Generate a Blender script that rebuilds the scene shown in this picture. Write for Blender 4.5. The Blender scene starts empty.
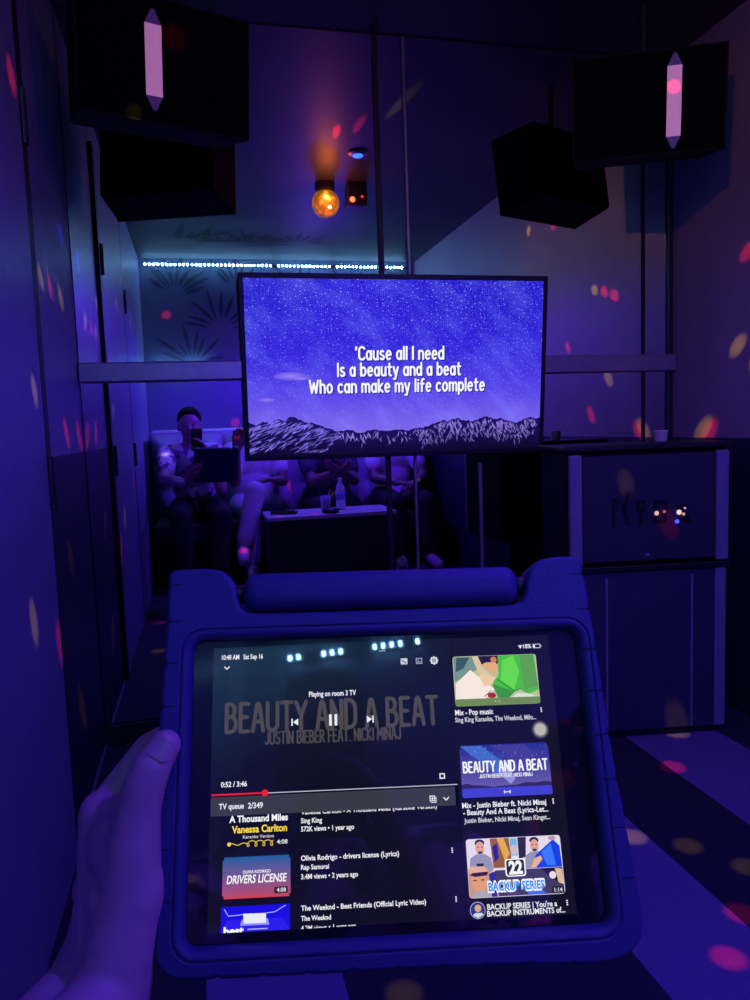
import bpy, bmesh, math, random
from mathutils import Vector, Matrix, Quaternion
random.seed(7)
SC = bpy.context.scene
COL = SC.collection
PI = math.pi

# ------------------------------------------------------------------ helpers
def lin(c):
    return tuple(((x / 12.92) if x <= .04045 else ((x + .055) / 1.055) ** 2.4) for x in c)

def rgb(r, g, b):
    return lin((r / 255., g / 255., b / 255.)) + (1.,)

def mat(name, col, rough=.6, metal=0., emit=None, estr=0., noise=0., nscale=12., bump=0., coat=0., spec=.5):
    m = bpy.data.materials.new(name); m.use_nodes = True
    nt = m.node_tree; p = nt.nodes['Principled BSDF']
    p.inputs['Base Color'].default_value = (*col[:3], 1)
    p.inputs['Roughness'].default_value = rough
    p.inputs['Metallic'].default_value = metal
    p.inputs['Specular IOR Level'].default_value = spec
    p.inputs['Coat Weight'].default_value = coat
    if emit:
        p.inputs['Emission Color'].default_value = (*emit[:3], 1)
        p.inputs['Emission Strength'].default_value = estr
    if noise or bump:
        tc = nt.nodes.new('ShaderNodeTexCoord')
        n = nt.nodes.new('ShaderNodeTexNoise'); n.inputs['Scale'].default_value = nscale; n.inputs['Detail'].default_value = 5
        nt.links.new(tc.outputs['Object'], n.inputs['Vector'])
        if noise:
            r = nt.nodes.new('ShaderNodeValToRGB')
            r.color_ramp.elements[0].position = .3; r.color_ramp.elements[1].position = .7
            r.color_ramp.elements[0].color = (*[max(0, x * (1 - noise)) for x in col[:3]], 1)
            r.color_ramp.elements[1].color = (*[min(1, x * (1 + noise)) for x in col[:3]], 1)
            nt.links.new(n.outputs['Fac'], r.inputs['Fac']); nt.links.new(r.outputs['Color'], p.inputs['Base Color'])
        if bump:
            b = nt.nodes.new('ShaderNodeBump'); b.inputs['Strength'].default_value = bump; b.inputs['Distance'].default_value = .004
            n2 = nt.nodes.new('ShaderNodeTexNoise'); n2.inputs['Scale'].default_value = nscale * 6; n2.inputs['Detail'].default_value = 3
            nt.links.new(tc.outputs['Object'], n2.inputs['Vector'])
            nt.links.new(n2.outputs['Fac'], b.inputs['Height']); nt.links.new(b.outputs['Normal'], p.inputs['Normal'])
    return m

def obj(name, bm, m=None, parent=None, smooth=False, label=None):
    me = bpy.data.meshes.new(name)
    if isinstance(bm, bpy.types.Mesh):
        me = bm
    else:
        bm.to_mesh(me); bm.free()
    o = bpy.data.objects.new(name, me); COL.objects.link(o)
    for k in (m if isinstance(m, (list, tuple)) else [m] if m else []):
        me.materials.append(k)
    if parent: o.parent = parent
    if smooth:
        for p in me.polygons: p.use_smooth = True
    if label: o['label'] = label
    return o

def thing(name, label, cat, mtx=None, group=None):
    o = bpy.data.objects.new(name, None); COL.objects.link(o)
    o.empty_display_size = .05
    if mtx is not None: o.matrix_world = mtx
    o['label'] = label; o['category'] = cat
    if group: o['group'] = group
    return o

def tag(o, label, cat, group=None):
    o['label'] = label; o['category'] = cat
    if group: o['group'] = group
    return o

def struct(o):
    o['kind'] = 'structure'; return o

def box(bm, x0, x1, y0, y1, z0, z1, bev=0., seg=2):
    r = bmesh.ops.create_cube(bm, size=1.)
    vs = r['verts']
    bmesh.ops.scale(bm, vec=(x1 - x0, y1 - y0, z1 - z0), verts=vs)
    bmesh.ops.translate(bm, vec=((x0 + x1) / 2, (y0 + y1) / 2, (z0 + z1) / 2), verts=vs)
    if bev:
        es = list({e for v in vs for e in v.link_edges})
        bmesh.ops.bevel(bm, geom=es, offset=bev, segments=seg, profile=.5, affect='EDGES')
    return bm

def bx(*a, **k):
    return box(bmesh.new(), *a, **k)

def poly(bm, pts, z=0., idx=0):
    f = bm.faces.new([bm.verts.new((p[0], p[1], p[2] if len(p) > 2 else z)) for p in pts]); f.material_index = idx
    f.normal_update()
    return f

def frame_from(p0, p1):
    d = (p1 - p0); l = d.length; d = d / l if l > 1e-9 else Vector((0, 0, 1))
    return d.to_track_quat('Z', 'Y'), l

def capsule(bm, p0, r0, p1, r1, seg=14, rings=4):
    """closed tapered capsule between two points"""
    p0 = Vector(p0); p1 = Vector(p1); q, l = frame_from(p0, p1)
    loops = []
    prof = []
    for i in range(rings):
        a = -PI / 2 + PI / 2 * (i + .35) / rings; prof.append((r0 * math.cos(a), r0 * math.sin(a)))
    for i in range(rings):
        a = PI / 2 * (i) / rings; prof.append((r1 * math.cos(a), l + r1 * math.sin(a)))
    for r, z in prof:
        loops.append([bm.verts.new(p0 + q @ Vector((r * math.cos(2 * PI * k / seg), r * math.sin(2 * PI * k / seg), z))) for k in range(seg)])
    for a, b in zip(loops, loops[1:]):
        for k in range(seg):
            bm.faces.new((a[k], a[(k + 1) % seg], b[(k + 1) % seg], b[k]))
    b0 = bm.verts.new(p0 + q @ Vector((0, 0, -r0))); b1 = bm.verts.new(p0 + q @ Vector((0, 0, l + r1)))
    for k in range(seg):
        bm.faces.new((b0, loops[0][(k + 1) % seg], loops[0][k])); bm.faces.new((b1, loops[-1][k], loops[-1][(k + 1) % seg]))

def ellip(bm, c, r, rot=None, seg=20, rings=12):
    M = Matrix.Translation(c) @ (rot.to_matrix().to_4x4() if rot else Matrix()) @ Matrix.Diagonal((*r, 1))
    bmesh.ops.create_uvsphere(bm, u_segments=seg, v_segments=rings, radius=1., matrix=M)

def lathe(bm, prof, seg=28, mtx=None):
    loops = []
    for r, z in prof:
        loops.append([bm.verts.new((r * math.cos(2 * PI * k / seg), r * math.sin(2 * PI * k / seg), z)) for k in range(seg)])
    fs = []
    for a, b in zip(loops, loops[1:]):
        for k in range(seg):
            fs.append(bm.faces.new((a[k], a[(k + 1) % seg], b[(k + 1) % seg], b[k])))
    fs.append(bm.faces.new(loops[0][::-1])); fs.append(bm.faces.new(loops[-1]))
    if mtx: bmesh.ops.transform(bm, matrix=mtx, verts=[v for l in loops for v in l])

def fuse(bm, voxel, smooth=4, factor=.5):
    """union of overlapping closed shells into one continuous skin"""
    me = bpy.data.meshes.new('tmp'); bm.to_mesh(me); bm.free()
    o = bpy.data.objects.new('tmp', me); COL.objects.link(o)
    r = o.modifiers.new('r', 'REMESH'); r.mode = 'VOXEL'; r.voxel_size = voxel; r.use_smooth_shade = True
    s = o.modifiers.new('s', 'SMOOTH'); s.factor = factor; s.iterations = smooth
    dg = bpy.context.evaluated_depsgraph_get(); dg.update()
    out = bpy.data.meshes.new_from_object(o.evaluated_get(dg))
    bpy.data.objects.remove(o); bpy.data.meshes.remove(me)
    for p in out.polygons: p.use_smooth = True
    return out

def merge(meshes):
    bm = bmesh.new()
    for m in meshes:
        bm.from_mesh(m); bpy.data.meshes.remove(m)
    me = bpy.data.meshes.new('m'); bm.to_mesh(me); bm.free()
    for p in me.polygons: p.use_smooth = True
    return me

def text_mesh(s, bold=0., res=3):
    cu = bpy.data.curves.new('t', 'FONT'); cu.body = s; cu.size = 1.; cu.resolution_u = res; cu.offset = bold
    o = bpy.data.objects.new('t', cu); COL.objects.link(o)
    dg = bpy.context.evaluated_depsgraph_get(); dg.update()
    me = bpy.data.meshes.new_from_object(o.evaluated_get(dg))
    bpy.data.objects.remove(o); bpy.data.curves.remove(cu)
    return me

def _cap():
    me = text_mesh('H'); ys = [v.co.y for v in me.vertices]; h = max(ys) - min(ys); bpy.data.meshes.remove(me); return h
CAP = _cap()   # cap height of the built-in face at size 1

# rounded monoline lettering: strokes in units of the cap height
def arc(cx, cy, rx, ry, a0, a1, n=10):
    return [(cx + rx * math.cos(math.radians(a0 + (a1 - a0) * k / n)), cy + ry * math.sin(math.radians(a0 + (a1 - a0) * k / n))) for k in range(n + 1)]
XH = .68
GLYPH = {
 'A': (.46, [[(0, 0), (.17, .93), (.23, 1), (.29, .93), (.46, 0)], [(.08, .34), (.38, .34)]]),
 'B': (.42, [[(0, 0), (0, 1), (.18, 1)] + arc(.18, .77, .18, .23, 90, -90) + [(0, .54), (.2, .54)] + arc(.2, .27, .22, .27, 90, -90) + [(0, 0)]]),
 'C': (.42, [arc(.24, .76, .22, .24, 25, 180) + arc(.24, .24, .22, .24, 180, 335)]),
 'D': (.44, [[(0, 0), (0, 1), (.14, 1)] + arc(.14, .68, .29, .32, 90, 0) + arc(.14, .32, .29, .32, 0, -90) + [(0, 0)]]),
 'E': (.36, [[(.36, 1), (0, 1), (0, 0), (.36, 0)], [(0, .52), (.30, .52)]]),
 'F': (.34, [[(.34, 1), (0, 1), (0, 0)], [(0, .52), (.28, .52)]]),
 'I': (.02, [[(.01, 0), (.01, 1)]]),
 'J': (.32, [[(.31, 1), (.31, .2)] + arc(.15, .2, .16, .2, 0, -170)]),
 'K': (.42, [[(0, 0), (0, 1)], [(.40, 1), (.02, .48), (.42, 0)]]),
 'L': (.34, [[(0, 1), (0, 0), (.34, 0)]]),
 'M': (.54, [[(0, 0), (.05, 1), (.27, .38), (.49, 1), (.54, 0)]]),
 'N': (.44, [[(0, 0), (0, 1), (.44, 0), (.44, 1)]]),
 'O': (.46, [arc(.23, .5, .22, .5, 90, 450, 22)]),
 'R': (.42, [[(0, 0), (0, 1), (.18, 1)] + arc(.18, .74, .2, .26, 90, -90) + [(0, .48)], [(.18, .48), (.42, 0)]]),
 'S': (.40, [arc(.2, .76, .19, .24, 30, 200) + [(.2, .52)] + arc(.2, .26, .2, .26, 60, -150)]),
 'T': (.44, [[(0, 1), (.44, 1)], [(.22, 1), (.22, 0)]]),
 'U': (.44, [[(0, 1), (0, .24)] + arc(.22, .24, .22, .24, 180, 360) + [(.44, 1)]]),
 'V': (.46, [[(0, 1), (.23, 0), (.46, 1)]]),
 'W': (.64, [[(0, 1), (.15, 0), (.32, .8), (.49, 0), (.64, 1)]]),
 'Y': (.46, [[(0, 1), (.23, .5), (.46, 1)], [(.23, .5), (.23, 0)]]),
 '.': (.03, [[(.01, .0), (.02, .0)]]), "'": (.03, [[(.02, 1), (0, .80)]]),
 'a': (.36, [arc(.17, XH / 2, .17, XH / 2, 0, 360, 18), [(.35, XH), (.35, 0)]]),
 'b': (.37, [[(0, 1), (0, 0)], arc(.19, XH / 2, .18, XH / 2, 0, 360, 18)]),
 'c': (.33, [arc(.19, XH / 2, .18, XH / 2, 50, 310, 14)]),
 'd': (.37, [[(.36, 1), (.36, 0)], arc(.17, XH / 2, .18, XH / 2, 0, 360, 18)]),
 'e': (.36, [[(.02, .36), (.35, .36)] + arc(.18, XH / 2, .17, XH / 2, 5, 310, 16)]),
 'f': (.26, [arc(.2, .84, .11, .16, 60, 180, 6) + [(.09, 0)], [(0, .62), (.24, .62)]]),
 'h': (.34, [[(0, 1), (0, 0)], [(0, .44)] + arc(.17, .45, .17, .23, 180, 0) + [(.34, 0)]]),
 'i': (.03, [[(.01, XH), (.01, 0)], [(.01, .92), (.015, .94)]]),
 'k': (.33, [[(0, 1), (0, 0)], [(.30, XH), (.02, .3), (.33, 0)]]),
 'l': (.02, [[(.01, 1), (.01, 0)]]),
 'm': (.58, [[(0, XH), (0, 0)], [(0, .45)] + arc(.145, .46, .145, .22, 180, 0) + [(.29, 0)], [(.29, .45)] + arc(.435, .46, .145, .22, 180, 0) + [(.58, 0)]]),
 'n': (.34, [[(0, XH), (0, 0)], [(0, .44)] + arc(.17, .45, .17, .23, 180, 0) + [(.34, 0)]]),
 'o': (.38, [arc(.19, XH / 2, .18, XH / 2, 90, 450, 20)]),
 'p': (.37, [[(0, XH), (0, -.28)], arc(.19, XH / 2, .18, XH / 2, 0, 360, 18)]),
 's': (.30, [arc(.15, .52, .13, .16, 40, 220, 8) + [(.16, .33)] + arc(.15, .16, .15, .16, 60, -150, 8)]),
 't': (.26, [[(.11, .96), (.11, .16)] + arc(.21, .14, .10, .14, 180, 290, 6), [(0, XH), (.26, XH)]]),
 'u': (.34, [[(0, XH), (0, .2)] + arc(.16, .2, .16, .2, 180, 340) + [(.34, XH)], [(.34, .25), (.34, 0)]]),
 'y': (.36, [[(0, XH), (.18, .04)], [(.36, XH), (.14, -.28), (.03, -.28)]]),
}
class Flat:
    """flat coloured artwork on a panel (local XY, small layers in Z), one mesh with vertex colours"""
    def __init__(s): s.bm = bmesh.new(); s.l = s.bm.loops.layers.float_color.new('Col')
    def paint(s, f, c):
        for lp in f.loops: lp[s.l] = c
    def poly(s, pts, c, z=0., cols=None):
        f = poly(s.bm, pts, z)
        if f.normal.z < 0: f.normal_flip()
        s.paint(f, c)
        if cols:
            for lp in f.loops:
                i = min(range(len(pts)), key=lambda k: (lp.vert.co.x - pts[k][0]) ** 2 + (lp.vert.co.y - pts[k][1]) ** 2)
                lp[s.l] = cols[i]
        return f
    def rect(s, x0, y0, x1, y1, c, z=0., r=0., top=None):
        if r:
            pts = []
            for cx, cy, a0 in ((x1 - r, y1 - r, 0), (x0 + r, y1 - r, 90), (x0 + r, y0 + r, 180), (x1 - r, y0 + r, 270)):
                for k in range(5):
                    a = math.radians(a0 + k * 22.5); pts.append((cx + r * math.cos(a), cy + r * math.sin(a)))
        else: pts = [(x0, y0), (x1, y0), (x1, y1), (x0, y1)]
        if top:
            n = 14
            for k in range(n):
                ya, yb = y0 + (y1 - y0) * k / n, y0 + (y1 - y0) * (k + 1) / n
                g = lambda t: tuple(c[i] + (top[i] - c[i]) * t ** .45 for i in range(4))
                ins = r * .5 if k in (0, n - 1) else 0.
                s.poly([(x0 + ins, ya), (x1 - ins, ya), (x1 - ins, yb), (x0 + ins, yb)], c, z, [g(k / n), g(k / n), g((k + 1) / n), g((k + 1) / n)])
            return
        return s.poly(pts, c, z)
    def disc(s, x, y, r, c, z=0., n=20, ry=None):
        return s.poly([(x + r * math.cos(2 * PI * k / n), y + (ry or r) * math.sin(2 * PI * k / n)) for k in range(n)], c, z)
    def line(s, x0, y0, x1, y1, w, c, z=0.):
        d = Vector((x1 - x0, y1 - y0)); d.normalize(); n = Vector((-d.y, d.x)) * w / 2
        return s.poly([(x0 + n.x, y0 + n.y), (x0 - n.x, y0 - n.y), (x1 - n.x, y1 - n.y), (x1 + n.x, y1 + n.y)], c, z)
    def path(s, pts, w, c, z=0.):
        for a, b in zip(pts, pts[1:]): s.line(*a, *b, w, c, z)
    def text(s, t, x, yc, width, cap, c, z=0., bold=0., shear=0.):
        me = text_mesh(t, bold)
        xs = [v.co.x for v in me.vertices]; x0, x1 = min(xs), max(xs)
        sx = width / (x1 - x0); sy = cap / CAP
        vs = []
        for v in me.vertices:
            px = (v.co.x - x0) * sx; py = (v.co.y - CAP / 2) * sy
            vs.append(s.bm.verts.new((x + px + shear * py, yc + py, z)))
        for p in me.polygons:
            try: f = s.bm.faces.new([vs[i] for i in p.vertices])
            except ValueError: continue
            f.normal_update()
            if f.normal.z < 0: f.normal_flip()
            s.paint(f, c)
        bpy.data.meshes.remove(me)
    def mono(s, t, x, yc, width, cap, c, z=0., wt=.14, gap=.20, space=.30):
        adv = 0.; pl = []
        for ch in t:
            if ch == ' ': adv += space; continue
            w, st = GLYPH[ch]; pl.append((adv, st)); adv += w + gap
        tot = adv - gap; sx = width / tot
        for a, st in pl:
            for ln in st:
                q = [(x + (a + p[0]) * sx, yc + (p[1] - .5) * cap) for p in ln]
                s.path(q, wt * cap, c, z)
                for p in q: s.disc(p[0], p[1], wt * cap / 2, c, z, 8)
    def done(s, name, m, parent=None, label=None): return obj(name, s.bm, m, parent, label=label)

def flat_mat(name, strength=1., rough=.12):
    m = bpy.data.materials.new(name); m.use_nodes = True
    nt = m.node_tree; p = nt.nodes['Principled BSDF']
    a = nt.nodes.new('ShaderNodeVertexColor'); a.layer_name = 'Col'
    p.inputs['Base Color'].default_value = (.004, .004, .005, 1); p.inputs['Roughness'].default_value = rough
    nt.links.new(a.outputs['Color'], p.inputs['Emission Color']); p.inputs['Emission Strength'].default_value = strength
    return m

def basis(right, up, n, c):
    M = Matrix.Identity(4)
    for i, v in enumerate((right, up, n)):
        for j in range(3): M[j][i] = v[j]
    for j in range(3): M[j][3] = c[j]
    return M

def ortho(right, n_hint_up, c):
    r = Vector(right).normalized(); u = Vector(n_hint_up); u = (u - r * u.dot(r)).normalized()
    return basis(r, u, r.cross(u), c)

# ------------------------------------------------------------------ camera
cam = bpy.data.cameras.new('camera'); co = bpy.data.objects.new('camera', cam); COL.objects.link(co)
CR = (0.9725163, -0.2300516, -0.0358929); CU = (0.0571917, 0.0865924, 0.9946009); CB = (-0.2257014, -0.9693183, 0.0973696)
co.matrix_world = basis(CR, CU, CB, (0, 0, 1.0))
cam.sensor_fit = 'AUTO'; cam.sensor_width = 36; cam.lens = 27.0; cam.clip_start = .01; cam.clip_end = 50
SC.camera = co

# ------------------------------------------------------------------ materials
M = {}
M['paint'] = mat('wall paint', (.27, .27, .44), .36, noise=.08, nscale=4, bump=.25)
M['paint_right'] = mat('right wall paint', (.36, .29, .37), .5, noise=.08, nscale=4, bump=.2)
M['paint_dark'] = mat('dark wall paint', (.022, .020, .05), .45, noise=.15, nscale=4, bump=.2)
M['door'] = mat('door paint', (.25, .25, .44), .36, noise=.06, nscale=5, bump=.3)
M['back'] = mat('back wall paint', (.20, .27, .38), .45, noise=.12, nscale=3, bump=.2)
M['ceil'] = mat('ceiling paint', (.028, .030, .045), .5, noise=.2, nscale=3, bump=.2)
M['black'] = mat('black satin', (.012, .012, .014), .45, noise=.2, nscale=20)
M['grille'] = mat('speaker grille', (.004, .004, .005), .9, noise=.3, nscale=160, spec=.05)
M['vinyl'] = mat('dark vinyl cabinet', (.010, .010, .012), .7, noise=.2, nscale=60, bump=.2, spec=.15)
M['grey'] = mat('grey plastic', (.26, .24, .36), .4, noise=.06, nscale=20)
M['steel'] = mat('brushed steel', (.42, .40, .42), .35, .6, noise=.08, nscale=30)
M['mirror'] = mat('mirror glass', (.80, .81, .83), .012, 1.0)
M['seam'] = mat('dark seam', (.012, .012, .016), .5, noise=.1)
M['hinge'] = mat('dark hinge', (.05, .05, .055), .4, .6, noise=.1)
M['leaf'] = mat('leaf stencil', (.07, .10, .15), .6, noise=.2)
M['sofa'] = mat('sofa leatherette', (.45, .45, .52), .4, noise=.08, nscale=8, bump=.2)
M['seat'] = mat('dark seat leatherette', (.05, .05, .07), .5, noise=.1, nscale=8)
M['sofa_edge'] = mat('white sofa piping', (.8, .8, .85), .4, noise=.05)
M['white_top'] = mat('white table top', (.72, .72, .76), .22, noise=.05, nscale=6)
M['skin'] = mat('skin', (.40, .19, .27), .5, noise=.08, nscale=30, bump=.07)
M['nail'] = mat('nail', (.42, .21, .28), .3, noise=.05)
M['hair'] = mat('black hair', (.008, .007, .008), .75, noise=.3, nscale=60, bump=.3, spec=.1)
M['eye'] = mat('eye', (.5, .5, .5), .2, noise=.05)
M['lip'] = mat('lips', (.30, .12, .11), .45, noise=.1)
M['dark_cloth'] = mat('dark cloth', (.014, .013, .018), .85, noise=.3, nscale=40, bump=.3)
M['pale_cloth'] = mat('pale cloth', (.55, .55, .6), .85, noise=.12, nscale=20, bump=.3)
M['skin_deep'] = mat('deep skin', (.20, .10, .11), .5, noise=.08, nscale=30, bump=.07)
M['tee'] = mat('light shirt cloth', (.72, .68, .76), .85, noise=.15, nscale=18, bump=.3)
M['navy'] = mat('dark blue shirt cloth', (.06, .06, .10), .85, noise=.3, nscale=24, bump=.3)
M['shoe'] = mat('pale shoe', (.6, .55, .55), .5, noise=.1)
M['case'] = mat('blue foam case', (.025, .022, .125), .62, noise=.06, nscale=80, bump=.10)
M['phone'] = mat('phone body', (.02, .02, .022), .25, noise=.1)
M['cup'] = mat('paper cup', (.7, .66, .6), .5, noise=.06)
M['bottle'] = mat('bottle plastic', (.75, .78, .85), .12, noise=.04)
M['label_blue'] = mat('bottle label', (.25, .3, .6), .4, noise=.2, nscale=40)

# floral shirt: pale cloth with darker leaf patches
def floral():
    m = bpy.data.materials.new('patterned shirt'); m.use_nodes = True; nt = m.node_tree; p = nt.nodes['Principled BSDF']
    tc = nt.nodes.new('ShaderNodeTexCoord'); v = nt.nodes.new('ShaderNodeTexVoronoi'); v.inputs['Scale'].default_value = 16; v.inputs['Randomness'].default_value = 1
    n = nt.nodes.new('ShaderNodeTexNoise'); n.inputs['Scale'].default_value = 14; n.inputs['Detail'].default_value = 3
    r = nt.nodes.new('ShaderNodeValToRGB'); r.color_ramp.elements[0].position = .43; r.color_ramp.elements[1].position = .49
    r.color_ramp.elements[0].color = (.16, .12, .20, 1); r.color_ramp.elements[1].color = (.92, .86, .95, 1)
    nt.links.new(tc.outputs['Object'], n.inputs['Vector']); nt.links.new(n.outputs['Fac'], r.inputs['Fac'])
    nt.links.new(r.outputs['Color'], p.inputs['Base Color']); p.inputs['Roughness'].default_value = .8
    return m
M['floral'] = floral()

# carpet: long strips of pale and dark carpet running towards the mirror
def carpet():
    m = bpy.data.materials.new('striped carpet'); m.use_nodes = True; nt = m.node_tree; p = nt.nodes['Principled BSDF']
    tc = nt.nodes.new('ShaderNodeTexCoord'); sx = nt.nodes.new('ShaderNodeSeparateXYZ'); nt.links.new(tc.outputs['Object'], sx.inputs[0])
    r = nt.nodes.new('ShaderNodeValToRGB'); r.color_ramp.interpolation = 'CONSTANT'
    mp = nt.nodes.new('ShaderNodeMapRange'); mp.inputs['From Min'].default_value = -.5; mp.inputs['From Max'].default_value = 2.0
    nt.links.new(sx.outputs['X'], mp.inputs['Value']); nt.links.new(mp.outputs['Result'], r.inputs['Fac'])
    dk = (.035, .03, .075, 1); lt = (.26, .19, .55, 1)
    edges = [(-.5, dk), (-.05, lt), (.195, dk), (.735, lt), (.985, dk), (1.25, lt), (1.55, dk)]
    e = r.color_ramp.elements
    e[0].position = 0; e[0].color = edges[0][1]; e[1].position = (edges[1][0] + .5) / 2.5; e[1].color = edges[1][1]
    for x, c in edges[2:]:
        k = e.new((x + .5) / 2.5); k.color = c
    n = nt.nodes.new('ShaderNodeTexNoise'); n.inputs['Scale'].default_value = 220; n.inputs['Detail'].default_value = 4
    nt.links.new(tc.outputs['Object'], n.inputs['Vector'])
    mx = nt.nodes.new('ShaderNodeMixRGB'); mx.blend_type = 'MULTIPLY'; mx.inputs['Fac'].default_value = .5
    nt.links.new(r.outputs['Color'], mx.inputs['Color1']); nt.links.new(n.outputs['Fac'], mx.inputs['Color2'])
    nt.links.new(mx.outputs['Color'], p.inputs['Base Color']); p.inputs['Roughness'].default_value = .95
    b = nt.nodes.new('ShaderNodeBump'); b.inputs['Strength'].default_value = .4; b.inputs['Distance'].default_value = .004
    nt.links.new(n.outputs['Fac'], b.inputs['Height']); nt.links.new(b.outputs['Normal'], p.inputs['Normal'])
    return m
M['carpet'] = carpet()

# ------------------------------------------------------------------ room
XL, XR, YF, YB, ZC = -.345, 1.73, 2.50, -.80, 2.27
struct(obj('floor', bx(XL - .1, XR + .1, YB - .1, YF + .1, -.1, 0), M['carpet']))
struct(obj('ceiling', bx(XL - .1, XR + .1, YB - .1, YF + .1, ZC, ZC + .1), M['ceil']))
WZ = .955
b = bx(XL - .1, XL, YB, YF, WZ, ZC); box(b, XL - .1, XL, YB, YF, 0, WZ)
wl = obj('wall_left', b, [M['paint'], M['paint_dark']])
for p in list(wl.data.polygons)[6:]: p.material_index = 1
struct(wl)
WZR = .92
b = bx(XR, XR + .1, YB, YF, WZR, ZC); box(b, XR, XR + .1, YB, YF, 0, WZR)
wr = obj('wall_right', b, [M['paint_right'], M['paint_dark']])
for p in list(wr.data.polygons)[6:]: p.material_index = 1
struct(wr)
struct(obj('wall_back', bx(XL - .1, XR + .1, YB - .1, YB, 0, ZC), M['back']))
struct(obj('wall_front', bx(XL - .1, XR + .1, YF, YF + .1, 0, ZC), M['seam']))
struct(obj('baseboard_front', bx(XL + .002, XR - .002, YF - .018, YF - .001, .001, .07, bev=.003), M['black']))
struct(obj('trim_1', bx(XL + .0005, XL + .006, 1.82, YF - .02, .001, .012), M['grey']))

# doors of the left wall: two full height painted leaves with barrel hinges
def door(name, y0, y1):
    b = bx(XL + .001, XL + .016, y0, y1, .012, 2.12, bev=.003)
    d = obj(name, b, M['door']); struct(d)
    b = bx(XL + .0005, XL + .0165, y1 + .0005, y1 + .05, .012, 2.12); obj('door_gap', b, M['seam'], d)
    for z in (.90, 1.69):
        h = bmesh.new(); lathe(h, [(.007, z - .06), (.009, z - .058), (.009, z + .058), (.007, z + .06)], 12, Matrix.Translation((XL + .020, y1 + .006, 0)))
        obj('hinge', h, M['hinge'], d)
    return d
door('door_1', .86, 1.80)
door('door_2', .10, .82)

# mirror panels
panels = [(XL + .002, .622, 'wide wall mirror panel left of the dark joint, behind the television left half', ),
          (.640, .722, 'narrow strip of mirror between the dark joint and the bright metal joint'),
          (.732, 1.604, 'large wall mirror panel behind the right half of the television'),
          (1.618, 1.706, 'slim mirror strip in the right corner beside the dark vertical seam')]
for x0, x1, lb in panels:
    o = obj('wall_mirror', bx(x0, x1, YF - .008, YF - .001, .072, ZC - .002, bev=.0015, seg=1), M['mirror'])
    tag(o, lb, 'mirror', 'mirror panels of the front wall')
struct(obj('trim_3', bx(.6225, .6395, YF - .012, YF - .001, .072, ZC - .002), M['seam']))
struct(obj('trim_4', bx(.7225, .7315, YF - .014, YF - .001, .072, ZC - .002, bev=.002), M['steel']))
struct(obj('trim_5', bx(1.6045, 1.6175, YF - .011, YF - .001, .072, ZC - .002), M['seam']))
struct(obj('trim_6', bx(1.7065, XR - .001, YF - .02, YF - .001, .072, ZC - .002, bev=.004), M['hinge']))
struct(obj('trim_7', bx(.958, .970, YF - .016, YF - .0085, .072, .86, bev=.002), M['steel']))

rail = thing('wall_rail', 'long horizontal grey metal rail across the mirror wall, passing behind the television', 'rail', Matrix.Translation((0, 0, 1.17)))
obj('bar', bx(XL + .003, XR - .004, YF - .042, YF - .020, -.004, .056, bev=.004), M['steel'], rail)
for x in (-.2, .5, 1.3):
    obj('bracket', bx(x - .015, x + .015, YF - .020, YF - .009, .012, .04), M['steel'], rail)

# leaf mural fans on the back wall and ceiling beside the light strip
def fan(bm, put, cx, cy, n, L, a0, a1, w):
    for k in range(n):
        a = a0 + (a1 - a0) * k / (n - 1) + random.uniform(-.06, .06); l = L * random.uniform(.6, 1.1); s0 = L * .25
        d = Vector((math.cos(a), math.sin(a))); nn = Vector((-d.y, d.x)); bend = random.uniform(-.15, .15)
        pts = []
        for t in (0, .3, .6, .85, 1): pts.append((t, w * math.sin(PI * min(1, t * .95 + .05)) * .5))
        up = []; dn = []
        for t, ww in pts:
            c = Vector((cx, cy)) + d * (s0 + (l - s0) * t) + nn * bend * l * t * t
            up.append(c + nn * ww); dn.append(c - nn * ww)
        loop = up + dn[::-1]
        f = bm.faces.new([bm.verts.new(put(p.x, p.y)) for p in loop])
b = bmesh.new()
for cx, cy, n, L, a0, a1 in ((-.1, 2.0, 9, .34, .3, 2.6), (.22, 1.75, 9, .36, .2, 2.9), (.0, 1.5, 8, .3, .4, 2.7), (.35, 2.05, 8, .3, .3, 2.5), (.8, 2.0, 8, .3, .3, 2.8), (1.25, 1.95, 8, .32, .3, 2.8), (1.5, 1.6, 8, .3, .4, 2.7)):
    fan(b, lambda x, y: (x, YB + .0015, y), cx, cy, n, L, a0, a1, .028)
bk = obj('leaf_mural', b, M['leaf']); tag(bk, 'dark palm leaf stencil painted on the back wall below the light strip', 'mural')
b = bmesh.new()
for cx, cy, n, L, a0, a1 in ((-.05, -.35, 9, .5, .3, 1.6), (.2, -.45, 9, .6, .2, 1.9), (.42, -.35, 8, .42, .4, 2.0), (.75, -.3, 7, .35, .3, 2.4)):
    fan(b, lambda x, y: (x, y, ZC - .0015), cx, cy, n, L, a0, a1, .03)
ck = obj('leaf_mural', b, mat('ceiling leaf stencil', (.004, .005, .007), .6, noise=.2)); tag(ck, 'dark palm leaf stencil on the ceiling above the light strip', 'mural')

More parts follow.
